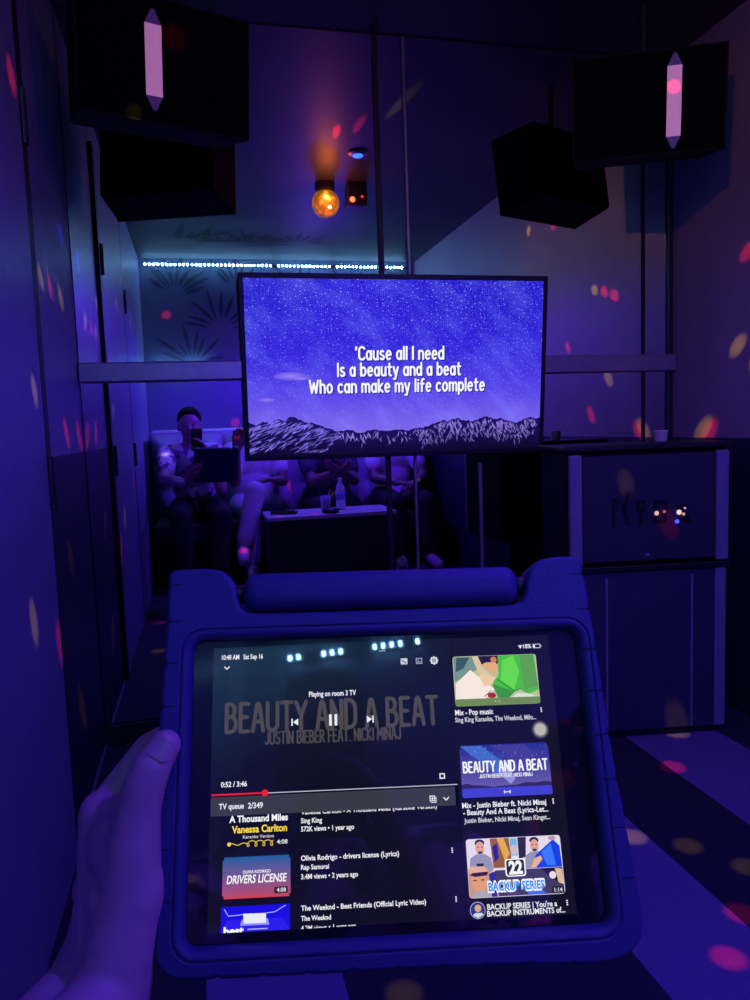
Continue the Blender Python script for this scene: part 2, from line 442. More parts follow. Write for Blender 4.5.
# LED light strips along the back wall, one at the top; the lower one is added for glints in the tablet glass
M['led'] = mat('led bead', (.8, .9, 1), .4, emit=(.24, .60, 1.0), estr=125.)
def led_strip(z, x0, x1, label, gaps=(), step=.030, hw=.0048):
    t = thing('light_strip', label, 'light strip', Matrix.Translation((0, YB + .012, z)), 'cyan light strips on the back wall')
    obj('tape', bx(x0, x1, -.0118, -.004, -.008, .008), M['seam'], t)
    b = bmesh.new(); x = x0 + .01
    while x < x1 - .01:
        if not any(a < x < c for a, c in gaps): box(b, x - hw, x + hw, -.004, .004, -.005, .005)
        x += step
    o = obj('light_beads', b, M['led'], t); o['kind'] = 'stuff'
led_strip(2.225, XL + .04, 1.66, 'strip of tiny cyan white lights along the top of the back wall', ((.62, .655), (1.06, 1.10)))
led_strip(1.52, XL + .10, .10, 'short strip of cyan lights halfway up the back wall, added for tablet glints', ((-.205, -.16), (-.105, -.03), (.045, .07)), .021, .0040)

# ------------------------------------------------------------------ television
def tv_mat():
    m = bpy.data.materials.new('night sky picture'); m.use_nodes = True; nt = m.node_tree; p = nt.nodes['Principled BSDF']
    N = nt.nodes.new; L = nt.links.new
    tc = N('ShaderNodeTexCoord'); sx = N('ShaderNodeSeparateXYZ'); L(tc.outputs['Object'], sx.inputs[0])
    mp = N('ShaderNodeMapRange'); mp.inputs['From Min'].default_value = -.28; mp.inputs['From Max'].default_value = .28; L(sx.outputs['Y'], mp.inputs['Value'])
    g = N('ShaderNodeValToRGB'); e = g.color_ramp.elements
    e[0].position = .1; e[0].color = rgb(128, 106, 232); e[1].position = 1.; e[1].color = rgb(22, 10, 196)
    k = e.new(.35); k.color = rgb(84, 66, 228); k = e.new(.58); k.color = rgb(46, 28, 214)
    L(mp.outputs['Result'], g.inputs['Fac'])
    # milky way band running from upper left to lower right
    rt = N('ShaderNodeMapping'); rt.inputs['Rotation'].default_value[2] = math.radians(38); L(tc.outputs['Object'], rt.inputs['Vector'])
    sc = N('ShaderNodeMapping'); sc.inputs['Scale'].default_value = (3.5, 8, 1); L(rt.outputs['Vector'], sc.inputs['Vector'])
    n1 = N('ShaderNodeTexNoise'); n1.inputs['Scale'].default_value = 1.6; n1.inputs['Detail'].default_value = 7; n1.inputs['Roughness'].default_value = .62; L(sc.outputs['Vector'], n1.inputs['Vector'])
    r1 = N('ShaderNodeValToRGB'); r1.color_ramp.elements[0].position = .46; r1.color_ramp.elements[1].position = .78
    r1.color_ramp.elements[0].color = (0, 0, 0, 1); r1.color_ramp.elements[1].color = (.10, .13, .30, 1); L(n1.outputs['Fac'], r1.inputs['Fac'])
    a1 = N('ShaderNodeMixRGB'); a1.blend_type = 'ADD'; a1.inputs['Fac'].default_value = .6; L(g.outputs['Color'], a1.inputs['Color1']); L(r1.outputs['Color'], a1.inputs['Color2'])
    # stars of two sizes
    prev = a1
    for s, d0, d1, amt in ((150, .16, .05, .55), (60, .10, .03, 1.), (330, .22, .10, .30)):
        v = N('ShaderNodeTexVoronoi'); v.voronoi_dimensions = '2D'; v.inputs['Scale'].default_value = s; L(tc.outputs['Object'], v.inputs['Vector'])
        m1 = N('ShaderNodeMapRange'); m1.inputs['From Min'].default_value = d0; m1.inputs['From Max'].default_value = d1; L(v.outputs['Distance'], m1.inputs['Value'])
        sp = N('ShaderNodeSeparateXYZ'); L(v.outputs['Color'], sp.inputs[0])
        th = N('ShaderNodeMath'); th.operation = 'GREATER_THAN'; th.inputs[1].default_value = .45; L(sp.outputs['X'], th.inputs[0])
        mu = N('ShaderNodeMath'); mu.operation = 'MULTIPLY'; L(m1.outputs['Result'], mu.inputs[0]); L(th.outputs[0], mu.inputs[1])
        m2 = N('ShaderNodeMath'); m2.operation = 'MULTIPLY'; L(mu.outputs[0], m2.inputs[0]); L(mp.outputs['Result'], m2.inputs[1])
        ad = N('ShaderNodeMixRGB'); ad.blend_type = 'ADD'; ad.inputs['Color2'].default_value = (amt * .7, amt * .7, amt, 1)
        L(m2.outputs[0], ad.inputs['Fac']); L(prev.outputs['Color'], ad.inputs['Color1']); prev = ad
    L(prev.outputs['Color'], p.inputs['Emission Color']); p.inputs['Emission Strength'].default_value = 1.0
    p.inputs['Base Color'].default_value = (.004, .004, .006, 1); p.inputs['Roughness'].default_value = .3
    return m

TVM = ortho((.9991, -.0415, -.010), (.007, -.085, .996), (.665, 2.430, 1.193))
tv = thing('television', 'flat television on the mirror wall showing white lyrics over a starry mountain sky', 'television', TVM)
b = bmesh.new(); W2, H2 = .515, .297; w2, h2 = .500, .2805
box(b, -W2, W2, h2, H2, -.03, .004, bev=.002); box(b, -W2, W2, -H2, -h2, -.03, .004, bev=.002)
box(b, -W2, -w2, -h2, h2, -.03, .004, bev=.002); box(b, w2, W2, -h2, h2, -.03, .004, bev=.002)
obj('bezel', b, M['black'], tv)
obj('back_panel', bx(-W2 + .01, W2 - .01, -H2 + .01, H2 - .01, -.028, -.008), M['black'], tv)
b = bmesh.new(); poly(b, [(-w2, -h2), (w2, -h2), (w2, h2), (-w2, h2)], 0)
scr = obj('screen', b, tv_mat(), tv)
# mountain range on the picture: dark ridges with slanted snow slivers
M['flat'] = flat_mat('screen artwork', 1.0, .25)
rnd = random.Random(3); top = []
prof = [(-.5, -.170), (-.475, -.182), (-.455, -.168), (-.43, -.176), (-.405, -.162), (-.385, -.170), (-.365, -.155), (-.345, -.160), (-.32, -.174), (-.29, -.178), (-.25, -.195), (-.21, -.208), (-.17, -.204), (-.13, -.214), (-.09, -.204), (-.05, -.210), (-.01, -.206), (.03, -.212), (.06, -.204), (.1, -.198), (.13, -.186), (.155, -.178), (.17, -.183), (.2, -.172), (.225, -.180), (.25, -.185), (.28, -.176), (.30, -.170), (.33, -.178), (.36, -.176), (.39, -.188), (.42, -.192), (.445, -.182), (.465, -.174), (.485, -.182), (.5, -.178)]
for (x0, y0), (x1, y1) in zip(prof, prof[1:]):
    for k in range(4):
        t = k / 4; top.append((x0 + (x1 - x0) * t, y0 + (y1 - y0) * t + (rnd.uniform(-.003, .003) if k else 0)))
top.append(prof[-1])
F = Flat()
for (xa, ya), (xb, yb) in zip(top, top[1:]): F.poly([(xa, -h2), (xb, -h2), (xb, yb), (xa, ya)], (0, 0, 0, 1), .0006, [rgb(12, 7, 40), rgb(12, 7, 40), rgb(26, 16, 92), rgb(26, 16, 92)])
ridge = lambda x: next((y0 + (y1 - y0) * (x - x0) / (x1 - x0) for (x0, y0), (x1, y1) in zip(top, top[1:]) if x0 <= x <= x1), -.2)
def sliver(x, y, dx, dy, w, c):
    if y - dy < -h2 + .004: dy = y + h2 - .004
    if dy < .004: return
    m = rnd.uniform(-.006, .006)
    F.poly([(x, y), (x + dx * .45 + m - w * .5, y - dy * .5), (max(-w2, min(w2, x + dx)), y - dy), (x + dx * .5 + m + w * .6, y - dy * .45)], c, .0008 + rnd.random() * .0002)
for k in range(900):
    x = rnd.uniform(-.485, .485); lb = rnd.uniform(-.26, -.18); left = x < lb; mid = lb <= x < .07
    if mid and rnd.random() < .75: continue
    d = rnd.random() ** 1.6 * (.085 if left else .058 if not mid else .03); y = ridge(x) - .002 - d
    v = rnd.uniform(.6, 1.25) * (1 - d * (3 if left else 8)); v = max(.12, v)
    c = (lin((.50, .43, .92)) if left else lin((.55, .47, .86))); c = tuple(q * v for q in c) + (1,)
    if left: sliver(x, y, -rnd.uniform(.012, .05), rnd.uniform(.008, .022), rnd.uniform(.004, .013), c)
    else: sliver(x, y, rnd.uniform(-.012, .014), rnd.uniform(.008, .026), rnd.uniform(.002, .0055), c)
F.done('mountain_picture', M['flat'], scr)
# thin bright clouds low in the sky
F = Flat()
for cx, cy, rx, ry in ((-.36, -.025, .055, .014), (-.33, -.032, .04, .008), (-.44, -.10, .03, .007)):
    for k in range(5): F.disc(cx, cy, rx * (1 - k * .17), tuple(q for q in lin((.40 + k * .04, .34 + k * .035, .90 + k * .01))) + (1,), .0003 + k * .00004 + rx * .001, 26, ry * (1 - k * .17))
F.done('cloud_picture', M['flat'], scr)
F = Flat(); WH = (.93, .93, 1, 1); SH = rgb(20, 14, 110)
LY = [("'Cause all I need", -.145, .296, .046), ('Is a beauty and a beat', -.206, .416, -.0065), ('Who can make my life complete', -.299, .594, -.0600)]
for t, x, w, y in LY:
    F.mono(t, x + .003, y - .003, w, .040, SH, .0010, .17)
    F.mono(t, x, y, w, .040, WH, .0014, .165)
F.done('lyrics', M['flat'], scr, label='white rounded lyric lettering')
obj('mount_arm', bx(-.12, .12, -.10, .10, -.052, -.0285), M['black'], tv)

# ------------------------------------------------------------------ hanging loudspeakers
M['badge'] = mat('badge painted glow', (.75, .7, .75), .35, emit=rgb(215, 130, 185), estr=.40)  # white plate; emission stands in for blacklight falling on it
M['badge_dark'] = mat('badge point', (.22, .16, .32), .4, emit=rgb(60, 30, 120), estr=.12, noise=.05)  # pointed ends carry a fainter put-in glow
def hung_speaker(mtx, label, bx0, bh=.097, w=.222, h=.146, d=.19, bw=.20):
    t = thing('hanging_speaker', label, 'speaker', mtx, 'ceiling loudspeakers in the front corners')
    b = bmesh.new()
    fr = [b.verts.new(p) for p in ((-w, -h, -.012), (w, -h, -.012), (w, h, -.012), (-w, h, -.012))]
    bk = [b.verts.new(p) for p in ((-bw, -h * .92, -d), (bw, -h * .92, -d), (bw, h * .92, -d), (-bw, h * .92, -d))]
    b.faces.new(fr); b.faces.new(bk[::-1])
    for i in range(4): b.faces.new((fr[(i + 1) % 4], fr[i], bk[i], bk[(i + 1) % 4]))
    bmesh.ops.recalc_face_normals(b, faces=b.faces); bmesh.ops.bevel(b, geom=list(b.edges), offset=.006, segments=2, affect='EDGES')
    obj('cabinet', b, M['vinyl'], t)
    obj('grille', bx(-w + .006, w - .006, -h + .006, h - .006, -.011, .004, bev=.004), M['grille'], t)
    b = bmesh.new()
    for e in ((-w, -w + .006, -h, h), (w - .006, w, -h, h), (-w, w, -h, -h + .006), (-w, w, h - .006, h)): box(b, e[0], e[1], e[2], e[3], -.012, .007, bev=.002)
    obj('edge_frame', b, M['vinyl'], t)
    # long six sided badge: pale bar with darker pointed ends
    b = bmesh.new(); q = .0205
    for z0, z1, sh in ((.0042, .009, 0),):
        pts = [(bx0 - q, -bh), (bx0 + q, -bh), (bx0 + q, bh), (bx0 - q, bh)]
        vs0 = [b.verts.new((x, y, z0)) for x, y in pts]; vs1 = [b.verts.new((x, y, z1)) for x, y in pts]
        b.faces.new(vs1); 
        for i in range(4): b.faces.new((vs0[i], vs0[(i + 1) % 4], vs1[(i + 1) % 4], vs1[i]))
    bd = obj('badge', b, M['badge'], t, label='pale bar badge, blacklight put in as emission')
    for s in (-1, 1):
        b = bmesh.new(); pts = [(bx0 - q, s * (bh + .0005)), (bx0 + q, s * (bh + .0005)), (bx0 + .004, s * (bh + .034)), (bx0 - .004, s * (bh + .034))]
        vs0 = [b.verts.new((x, y, .0042)) for x, y in pts]; vs1 = [b.verts.new((x, y, .0085)) for x, y in pts]
        b.faces.new(vs1)
        for i in range(4): b.faces.new((vs0[i], vs0[(i + 1) % 4], vs1[(i + 1) % 4], vs1[i]))
        bmesh.ops.recalc_face_normals(b, faces=b.faces)
        obj('badge_point', b, M['badge_dark'], bd)
    inv = mtx.inverted()
    up = bmesh.new(); p = inv @ (mtx @ Vector((0, h * .9, -.1))); topw = mtx @ Vector((0, h * .9, -.1)); topc = inv @ Vector((topw.x, topw.y, ZC - .001))
    capsule(up, p, .012, topc - (topc - p).normalized() * .012, .012, 10, 3)
    obj('hanger', up, M['hinge'], t)
    return t
hung_speaker(ortho((.921, -.39, .007), (-.055, -.121, .991), (1.380, 2.105, 1.936)), 'black loudspeaker hung from the ceiling in the right front corner, pale bar badge', .072)
hung_speaker(ortho((.945, .327, .0), (.04, -.115, .991), (-.022, 2.055, 1.930)), 'black loudspeaker hung from the ceiling in the left front corner, pale bar badge', -.034, .082)

# ------------------------------------------------------------------ floor loudspeaker stack
SPK = ortho((.9876, -.1565, 0), (0, 0, 1), (1.316, 2.005, 0))
kar = thing('floor_speaker', 'big dark loudspeaker with pale side pillars and scrawled letters, on the lower cabinet', 'speaker', SPK @ Matrix.Translation((0, .553, 0)))
b = bx(-.25, .25, 0, .35, -.27, -.012, bev=.008); obj('cabinet', b, M['vinyl'], kar)
obj('top_panel', bx(-.262, .262, .350, .366, -.275, .012, bev=.004), M['black'], kar)
obj('grille', bx(-.205, .205, .012, .335, -.013, .002, bev=.004), mat('front grille', (.03, .028, .06), .6, noise=.15, nscale=150, bump=.3), kar)
for s in (-1, 1):
    obj('side_pillar', bx(s * .2275 - .0195, s * .2275 + .0195, .004, .340, -.0125, .010, bev=.006), M['grey'], kar, label='pale grey side pillar')
# scrawled letters and small glowing dots on the grille
b = bmesh.new()
def strokes(bm, segs, w=.012):
    for (x0, y0, x1, y1) in segs:
        d = Vector((x1 - x0, y1 - y0)).normalized(); n = Vector((-d.y, d.x)) * w / 2
        poly(bm, [(x0 + n.x, y0 + n.y), (x0 - n.x, y0 - n.y), (x1 - n.x, y1 - n.y), (x1 + n.x, y1 + n.y)], .0032)
b.free()
for sg in ([(-.112, .115, -.112, .205), (-.114, .203, -.080, .188), (-.065, .122, -.079, .170), (-.080, .163, -.066, .225), (-.082, .187, -.074, .165)],
           [(-.026, .120, -.026, .170), (-.040, .192, -.012, .192), (-.036, .165, -.036, .195), (-.017, .165, -.017, .195), (-.040, .168, -.012, .168)],
           [(.014, .190, .054, .190), (.018, .165, .018, .195), (.050, .132, .050, .195), (.010, .132, .054, .132)],
           [(.086, .172, .124, .172), (.100, .166, .118, .142), (.096, .134, .134, .124), (.116, .146, .116, .128)]):
    b = bmesh.new(); strokes(b, sg); obj('letter', b, M['black'], kar, label='dark scrawled letter')
for x, y, r, c, s in ((.022, .156, .007, (1, .62, .50), .8), (.046, .160, .005, (1, .25, .25), .35), (.092, .156, .008, (1, .72, .68), .9), (.106, .150, .005, (1, .5, .45), .6), (.110, .168, .0035, (.9, .5, .9), .6), (.086, .128, .0065, (.02, .06, 1), 2.5)):
    b = bmesh.new(); ellip(b, (x, y, .004), (r, r, .004), seg=12, rings=8)
    obj('glow_dot', b, mat('glow dot', (.1, .1, .1), .3, emit=c, estr=s), kar, smooth=True)
b = bmesh.new(); lathe(b, [(.006, 0), (.006, .004), (.003, .006)], 14, Matrix.Translation((-.006, .030, .002))); obj('knob', b, M['grey'], kar, smooth=True)

low = thing('speaker_cabinet', 'lower dark cabinet with two thin vertical edge strips, on the floor under the loudspeaker', 'cabinet', SPK)
obj('body', bx(-.210, .250, .025, .535, -.27, -.012, bev=.006), mat('lower cabinet', (.05, .045, .10), .5, noise=.12, nscale=30, bump=.2), low)
obj('top_panel', bx(-.222, .258, .535, .5525, -.27, .004, bev=.004), M['black'], low)
for x in (-.130, .140):
    obj('edge_strip', bx(x - .003, x + .003, .03, .515, -.0125, -.007), M['grey'], low)
obj('side_pillar', bx(.212, .247, .03, .53, -.0125, -.004, bev=.003), M['grey'], low)
obj('plinth', bx(-.19, .23, 0.001, .025, -.25, -.03), M['black'], low)

b = bmesh.new(); lathe(b, [(.017, 0), (.019, .005), (.021, .030), (.0225, .032), (.0225, .036), (.020, .036), (.018, .008)], 24, Matrix.Translation((1.44, 2.13, .9195)))
tag(obj('paper_cup', b, M['cup'], smooth=True), 'small pale paper cup standing on top of the floor loudspeaker', 'cup')

# ------------------------------------------------------------------ ceiling lamps
DB = Vector((.72, 1.0, 2.165))
disco = thing('disco_lamp', 'round glowing orange crystal disco lamp on the ceiling, seen in the mirror', 'lamp', Matrix.Translation(DB))
def crystal_mat():
    m = bpy.data.materials.new('crystal dome'); m.use_nodes = True; nt = m.node_tree; p = nt.nodes['Principled BSDF']
    N = nt.nodes.new; L = nt.links.new
    tc = N('ShaderNodeTexCoord'); v = N('ShaderNodeTexVoronoi'); v.inputs['Scale'].default_value = 34; L(tc.outputs['Object'], v.inputs['Vector'])
    lw = N('ShaderNodeVectorMath'); lw.operation = 'DISTANCE'; lw.inputs[1].default_value = (-.01, .07, .015); L(tc.outputs['Object'], lw.inputs[0])
    r = N('ShaderNodeValToRGB'); e = r.color_ramp.elements
    e[0].position = .0; e[0].color = (4.5, 2.6, .5, 1); e[1].position = .13; e[1].color = (.28, .05, .004, 1)
    k = e.new(.022); k.color = (2.2, .9, .05, 1); k = e.new(.04); k.color = (.9, .26, .015, 1)
    L(lw.outputs['Value'], r.inputs['Fac'])
    mr = N('ShaderNodeMapRange'); mr.inputs['From Min'].default_value = .1; mr.inputs['From Max'].default_value = .6; mr.inputs['To Min'].default_value = 1.3; mr.inputs['To Max'].default_value = .35; L(v.outputs['Distance'], mr.inputs['Value'])
    L(r.outputs['Color'], p.inputs['Emission Color']); L(mr.outputs['Result'], p.inputs['Emission Strength'])
    p.inputs['Base Color'].default_value = (.3, .2, .1, 1); p.inputs['Roughness'].default_value = .2
    return m
b = bmesh.new(); bmesh.ops.create_icosphere(b, subdivisions=3, radius=.072); obj('crystal_dome', b, crystal_mat(), disco)
b = bmesh.new(); lathe(b, [(.035, .062), (.05, .068), (.05, .104), (.04, .1045)], 28); obj('base', b, M['black'], disco, smooth=False)
# red lens lamp beside it
red = thing('laser_lamp', 'small black lamp glowing red beside the orange disco lamp', 'lamp', Matrix.Translation((.885, 1.0, 2.19)))
obj('housing', bx(-.05, .05, -.06, .045, -.04, .079, bev=.006), M['black'], red)
for x, z, r, c, s in ((-.03, -.012, .014, (1, .10, .04), 5.), (.022, .004, .007, (1, .03, .03), 1.6)):
    b = bmesh.new(); ellip(b, (x, .046, z), (r, .006, r), seg=16, rings=10); obj('lens', b, mat('red lens', (.2, 0, 0), .2, emit=c, estr=s), red, smooth=True)
dl = thing('downlight', 'small blue glowing downlight in the ceiling, above the orange lamp in the mirror', 'lamp', Matrix.Translation((.80, 1.45, ZC)))
b = bmesh.new(); lathe(b, [(.045, -.001), (.045, -.008), (.030, -.014), (.02, -.014)], 24); obj('ring', b, M['grey'], dl)
b = bmesh.new(); ellip(b, (0, 0, -.016), (.024, .024, .008), seg=18, rings=10); obj('lens', b, mat('blue lens', (.02, .02, .3), .3, emit=(.015, .06, 1), estr=6.), dl, smooth=True)

# ------------------------------------------------------------------ sofa, table, table things
sofa = thing('sofa', 'long pale tufted sofa along the back wall, seen in the mirror', 'sofa', Matrix.Translation((.68, -.42, 0)))
def cushion(x0, x1, y0, y1, z0, z1, bev): return bx(x0, x1, y0, y1, z0, z1, bev=bev, seg=4)
obj('base', bx(-1.0, 1.0, -.34, .29, .04, .24, bev=.01), M['dark_cloth'], sofa)
for k in range(4):
    x0 = -1.0 + .5 * k
    obj('seat_cushion', cushion(x0 + .003, x0 + .497, -.18, .30, .241, .40, .035), M['seat'], sofa, smooth=True)
    # tufted back: a grid that dips at its buttons
    b = bmesh.new(); nx, nz = 22, 22; g = []
    for j in range(nz + 1):
        row = []
        for i in range(nx + 1):
            u, v = i / nx, j / nz
            puff = abs(math.sin(PI * u * 3 + (0)) * math.sin(PI * v * 3)) ** .5
            edge = min(1, min(u, 1 - u, v, 1 - v) * 9)
            row.append(b.verts.new((x0 + .003 + .494 * u, -.222 + .046 * puff * edge + .02 * edge, .40 + .585 * v)))
        g.append(row)
    for j in range(nz):
        for i in range(nx): b.faces.new((g[j][i + 1], g[j][i], g[j + 1][i], g[j + 1][i + 1]))
    obj('back_cushion', b, M['sofa'], sofa, smooth=True)
obj('backrest', bx(-1.0, 1.0, -.345, -.223, .245, 1.0, bev=.02, seg=3), M['sofa'], sofa)
b = bmesh.new(); capsule(b, (-.98, -.255, 1.005), .024, (.98, -.255, 1.005), .024, 12, 3); obj('piping', b, M['sofa_edge'], sofa, smooth=True, label='white rolled top edge')
for x in (-.93, .93):
    for y in (-.28, .22): 
        b = bmesh.new(); lathe(b, [(.02, .001), (.026, .04)], 14, Matrix.Translation((x, y, 0))); obj('foot', b, M['black'], sofa)

TX0, TX1, TY0, TY1 = .385, 1.20, .03, .42
table = thing('coffee_table', 'low table with glossy white top and dark box base in front of the sofa', 'table', Matrix.Translation(((TX0 + TX1) / 2, (TY0 + TY1) / 2, 0)))
hw, hd = (TX1 - TX0) / 2, (TY1 - TY0) / 2
obj('tabletop', bx(-hw, hw, -hd, hd, .444, .47, bev=.005), M['white_top'], table)
obj('base', bx(-hw + .015, hw - .015, -hd + .03, hd - .012, .0015, .4435, bev=.004), M['black'], table)

bt = thing('water_bottle', 'clear plastic water bottle standing on the white table, seen in the mirror', 'bottle', Matrix.Translation((.885, .20, .4705)))
b = bmesh.new(); lathe(b, [(.026, 0), (.031, .006), (.031, .05), (.029, .055), (.031, .06), (.031, .125), (.027, .15), (.014, .178), (.012, .185), (.012, .192)], 24); obj('body', b, M['bottle'], bt, smooth=True)
b = bmesh.new(); lathe(b, [(.0315, .066), (.0315, .118)], 24); obj('paper_label', b, M['label_blue'], bt, smooth=True)
b = bmesh.new(); lathe(b, [(.0145, .190), (.0145, .206), (.012, .208)], 20); obj('cap', b, mat('cap', (.7, .7, .8), .4, noise=.05), bt, smooth=True)
cu = thing('drinking_glass', 'short clear drinking glass beside the water bottle on the white table', 'glass', Matrix.Translation((.775, .255, .4705)))
b = bmesh.new(); lathe(b, [(.028, 0), (.034, .10), (.032, .10), (.026, .008)], 22); obj('body', b, mat('glass', (.35, .33, .5), .08, noise=.03), cu, smooth=True)
b = bmesh.new(); capsule(b, (.0, .0, .02), .003, (.03, .005, .135), .003, 8, 2); obj('straw', b, M['cup'], cu, smooth=True)
ash = bmesh.new(); lathe(ash, [(.045, 0), (.052, .004), (.055, .026), (.050, .026), (.042, .008)], 24, Matrix.Translation((.79, .355, .4705)))
tag(obj('ashtray', ash, M['black'], smooth=True), 'round dark ashtray on the white table in front of the glass', 'ashtray')
rm = thing('remote_control', 'black remote control lying on the left end of the white table', 'remote control', Matrix.Translation((.505, .27, .4705)) @ Matrix.Rotation(.35, 4, 'Z'))
obj('body', bx(-.085, .085, -.024, .024, 0, .022, bev=.006), M['phone'], rm)
for k in range(6): obj('button', bx(-.06 + k * .022, -.048 + k * .022, -.008, .006, .0221, .0245, bev=.001), M['hinge'], rm)

# ------------------------------------------------------------------ people
def lerp(a, b, t): return Vector(a) + (Vector(b) - Vector(a)) * t

def simple_hand(wrist, direction, palm_n, s=1., curl=.5, left=False):
    """hand with palm, four bent fingers of unequal length and a side thumb; returns a mesh"""
    d = Vector(direction).normalized(); n = Vector(palm_n); n = (n - d * n.dot(d)).normalized()
    side = d.cross(n) * (-1 if left else 1)      # towards the thumb
    w = Vector(wrist); bm = bmesh.new()
    for k, (o, l, r) in enumerate(((.030, .072, .0088), (.010, .080, .0090), (-.010, .074, .0086), (-.029, .058, .0076))):
        base = w + d * (.088 - abs(o) * .2) * s + side * o * s
        capsule(bm, w + side * o * .5 * s + d * .005, .017 * s, base, .0125 * s, 12, 3)
        p = base; ang = 0; dd = d
        for f, sh in ((.46, .6), (.30, 1.0), (.24, .8)):
            ang += curl * sh; dd = (d * math.cos(ang) + n * math.sin(ang)); q = p + dd * l * f * s
            capsule(bm, p, r * s, q, r * .9 * s, 10, 3); p = q
    t0 = w + d * .022 * s + side * .020 * s; t1 = w + d * .055 * s + side * .046 * s + n * .014 * s; t2 = t1 + (d * .8 + side * .35 + n * .3).normalized() * .032 * s; t3 = t2 + (d * .95 + n * .4).normalized() * .027 * s
    capsule(bm, t0, .017 * s, t1, .0125 * s, 12, 3); capsule(bm, t1, .0115 * s, t2, .0100 * s, 12, 3); capsule(bm, t2, .0100 * s, t3, .0085 * s, 12, 3)
    return fuse(bm, .0034, 3)

def person(label, J, shirt, trousers, shoe, hair='short', group=None, extra=None, hands=(True, True), yaw=0., pitch=0., sleeve=.62, skin='skin_deep'):
    J = {k: Vector(v) for k, v in J.items()}
    t = thing('person', label, 'person', Matrix.Translation((J['pelvis'].x, J['pelvis'].y, .0)), group)
    inv = t.matrix_world.inverted()
    HR = Matrix.Rotation(yaw, 4, 'Z') @ Matrix.Rotation(pitch, 4, 'X')
    H = J['head']
    hp = lambda x, y, z: H + (HR @ Vector((x, y, z)))
    q = HR.to_quaternion()
    sp = (J['neck'] - J['pelvis']).normalized(); rotq = Vector((0, 0, 1)).rotation_difference(sp)
    bm = bmesh.new()
    pel, nk = J['pelvis'], J['neck']; ch = lerp(pel, nk, .68); wa = lerp(pel, nk, .34)
    def torso(bm, g):
        ellip(bm, pel, (.155 + g, .115 + g, .105 + g), rotq); ellip(bm, wa, (.130 + g, .098 + g, .13 + g), rotq); ellip(bm, ch, (.158 + g, .105 + g, .155 + g), rotq)
        for s in 'LR': capsule(bm, lerp(nk, pel, .08), .045 + g, J['sh' + s], .050 + g, 14)
    torso(bm, 0)
    capsule(bm, lerp(nk, pel, .05), .056, hp(0, -.012, -.06), .050, 16)
    # head: skull, jaw, chin, brow, nose, ears
    ellip(bm, hp(0, -.008, .020), (.074, .092, .092), q); ellip(bm, hp(0, .020, -.045), (.056, .066, .066), q); ellip(bm, hp(0, .052, -.088), (.028, .024, .022), q)
    capsule(bm, hp(0, .078, .012), .010, hp(0, .098, -.026), .0135, 10); ellip(bm, hp(0, .066, .026), (.052, .020, .012), q)
    for s in (-1, 1):
        ellip(bm, hp(s * .074, -.006, -.006), (.010, .020, .032), q); ellip(bm, hp(s * .034, .056, -.028), (.024, .022, .022), q)
    for s in 'LR':
        if s in J.get('skip', ''): continue
        capsule(bm, J['sh' + s], .048, J['el' + s], .038, 14); capsule(bm, J['el' + s], .038, lerp(J['el' + s], J['wr' + s], .4), .037, 14)
        capsule(bm, lerp(J['el' + s], J['wr' + s], .4), .037, J['wr' + s], .025, 14)
    for s in 'LR':
        capsule(bm, J['hip' + s], .085, J['kn' + s], .056, 16); capsule(bm, J['kn' + s], .054, lerp(J['kn' + s], J['an' + s], .35), .053, 14); capsule(bm, lerp(J['kn' + s], J['an' + s], .35), .053, J['an' + s], .034, 14)
        capsule(bm, J['an' + s], .034, J['to' + s], .028, 12)
    parts = [fuse(bm, .0075, 4)]
    for s, on in zip('LR', hands):
        if on:
            wr, el = J['wr' + s], J['el' + s]
            parts.append(simple_hand(wr, J.get('hd' + s, wr - el), J.get('pn' + s, Vector((0, 0, -1))), 1., .45, s == 'L'))
    if extra: parts += extra
    me = merge(parts); me.transform(inv)
    obj('body', me, M[skin], t)
    def part(name, bm, m, vox=.008, sm=4, parent=t, label=None):
        me = fuse(bm, vox, sm); me.transform(inv); return obj(name, me, m, parent, label=label)
    b = bmesh.new(); torso(b, .017)
    for s in 'LR': capsule(b, J['sh' + s], .067, lerp(J['sh' + s], J['el' + s], sleeve), .062, 16)
    part('shirt', b, shirt)
    b = bmesh.new(); ellip(b, pel - Vector((0, 0, .01)), (.172, .132, .115), rotq)
    for s in 'LR':
        capsule(b, J['hip' + s], .099, J['kn' + s], .073, 18); capsule(b, J['kn' + s], .071, lerp(J['kn' + s], J['an' + s], .85), .060, 16)
    part('trousers', b, trousers)
    for s in 'LR':
        b = bmesh.new(); a, o = J['an' + s], J['to' + s]; f = (o - a); fl = f.normalized()
        capsule(b, a - fl * .035, .040, lerp(a, o, .45), .040, 14); capsule(b, lerp(a, o, .45), .041, o, .036, 14)
        part('shoe', b, shoe, .006, 3)
    b = bmesh.new(); ellip(b, hp(0, -.022, .044), (.081, .093, .084), q); 
    if hair == 'long':
        ellip(b, hp(0, -.05, -.03), (.085, .07, .13), q)
        for s in (-1, 1): capsule(b, hp(s * .06, -.03, .02), .030, hp(s * .075, .0, -.17), .024, 12)
    else:
        ellip(b, hp(0, -.045, .005), (.075, .066, .07), q); ellip(b, hp(0, .028, .085), (.06, .042, .026), q)
    part('hair', b, M['hair'], .006, 2)
    for s in (-1, 1):
        b = bmesh.new(); ellip(b, hp(s * .031, .079, .004), (.012, .007, .0065), q, 12, 8); me = bpy.data.meshes.new('eye'); b.to_mesh(me); b.free(); me.transform(inv); e = obj('eye', me, M['eye'], t, True)
        b = bmesh.new(); ellip(b, hp(s * .031, .0845, .004), (.005, .0022, .005), q, 10, 8); me = bpy.data.meshes.new('pupil'); b.to_mesh(me); b.free(); me.transform(inv); obj('pupil', me, M['hair'], e, True)
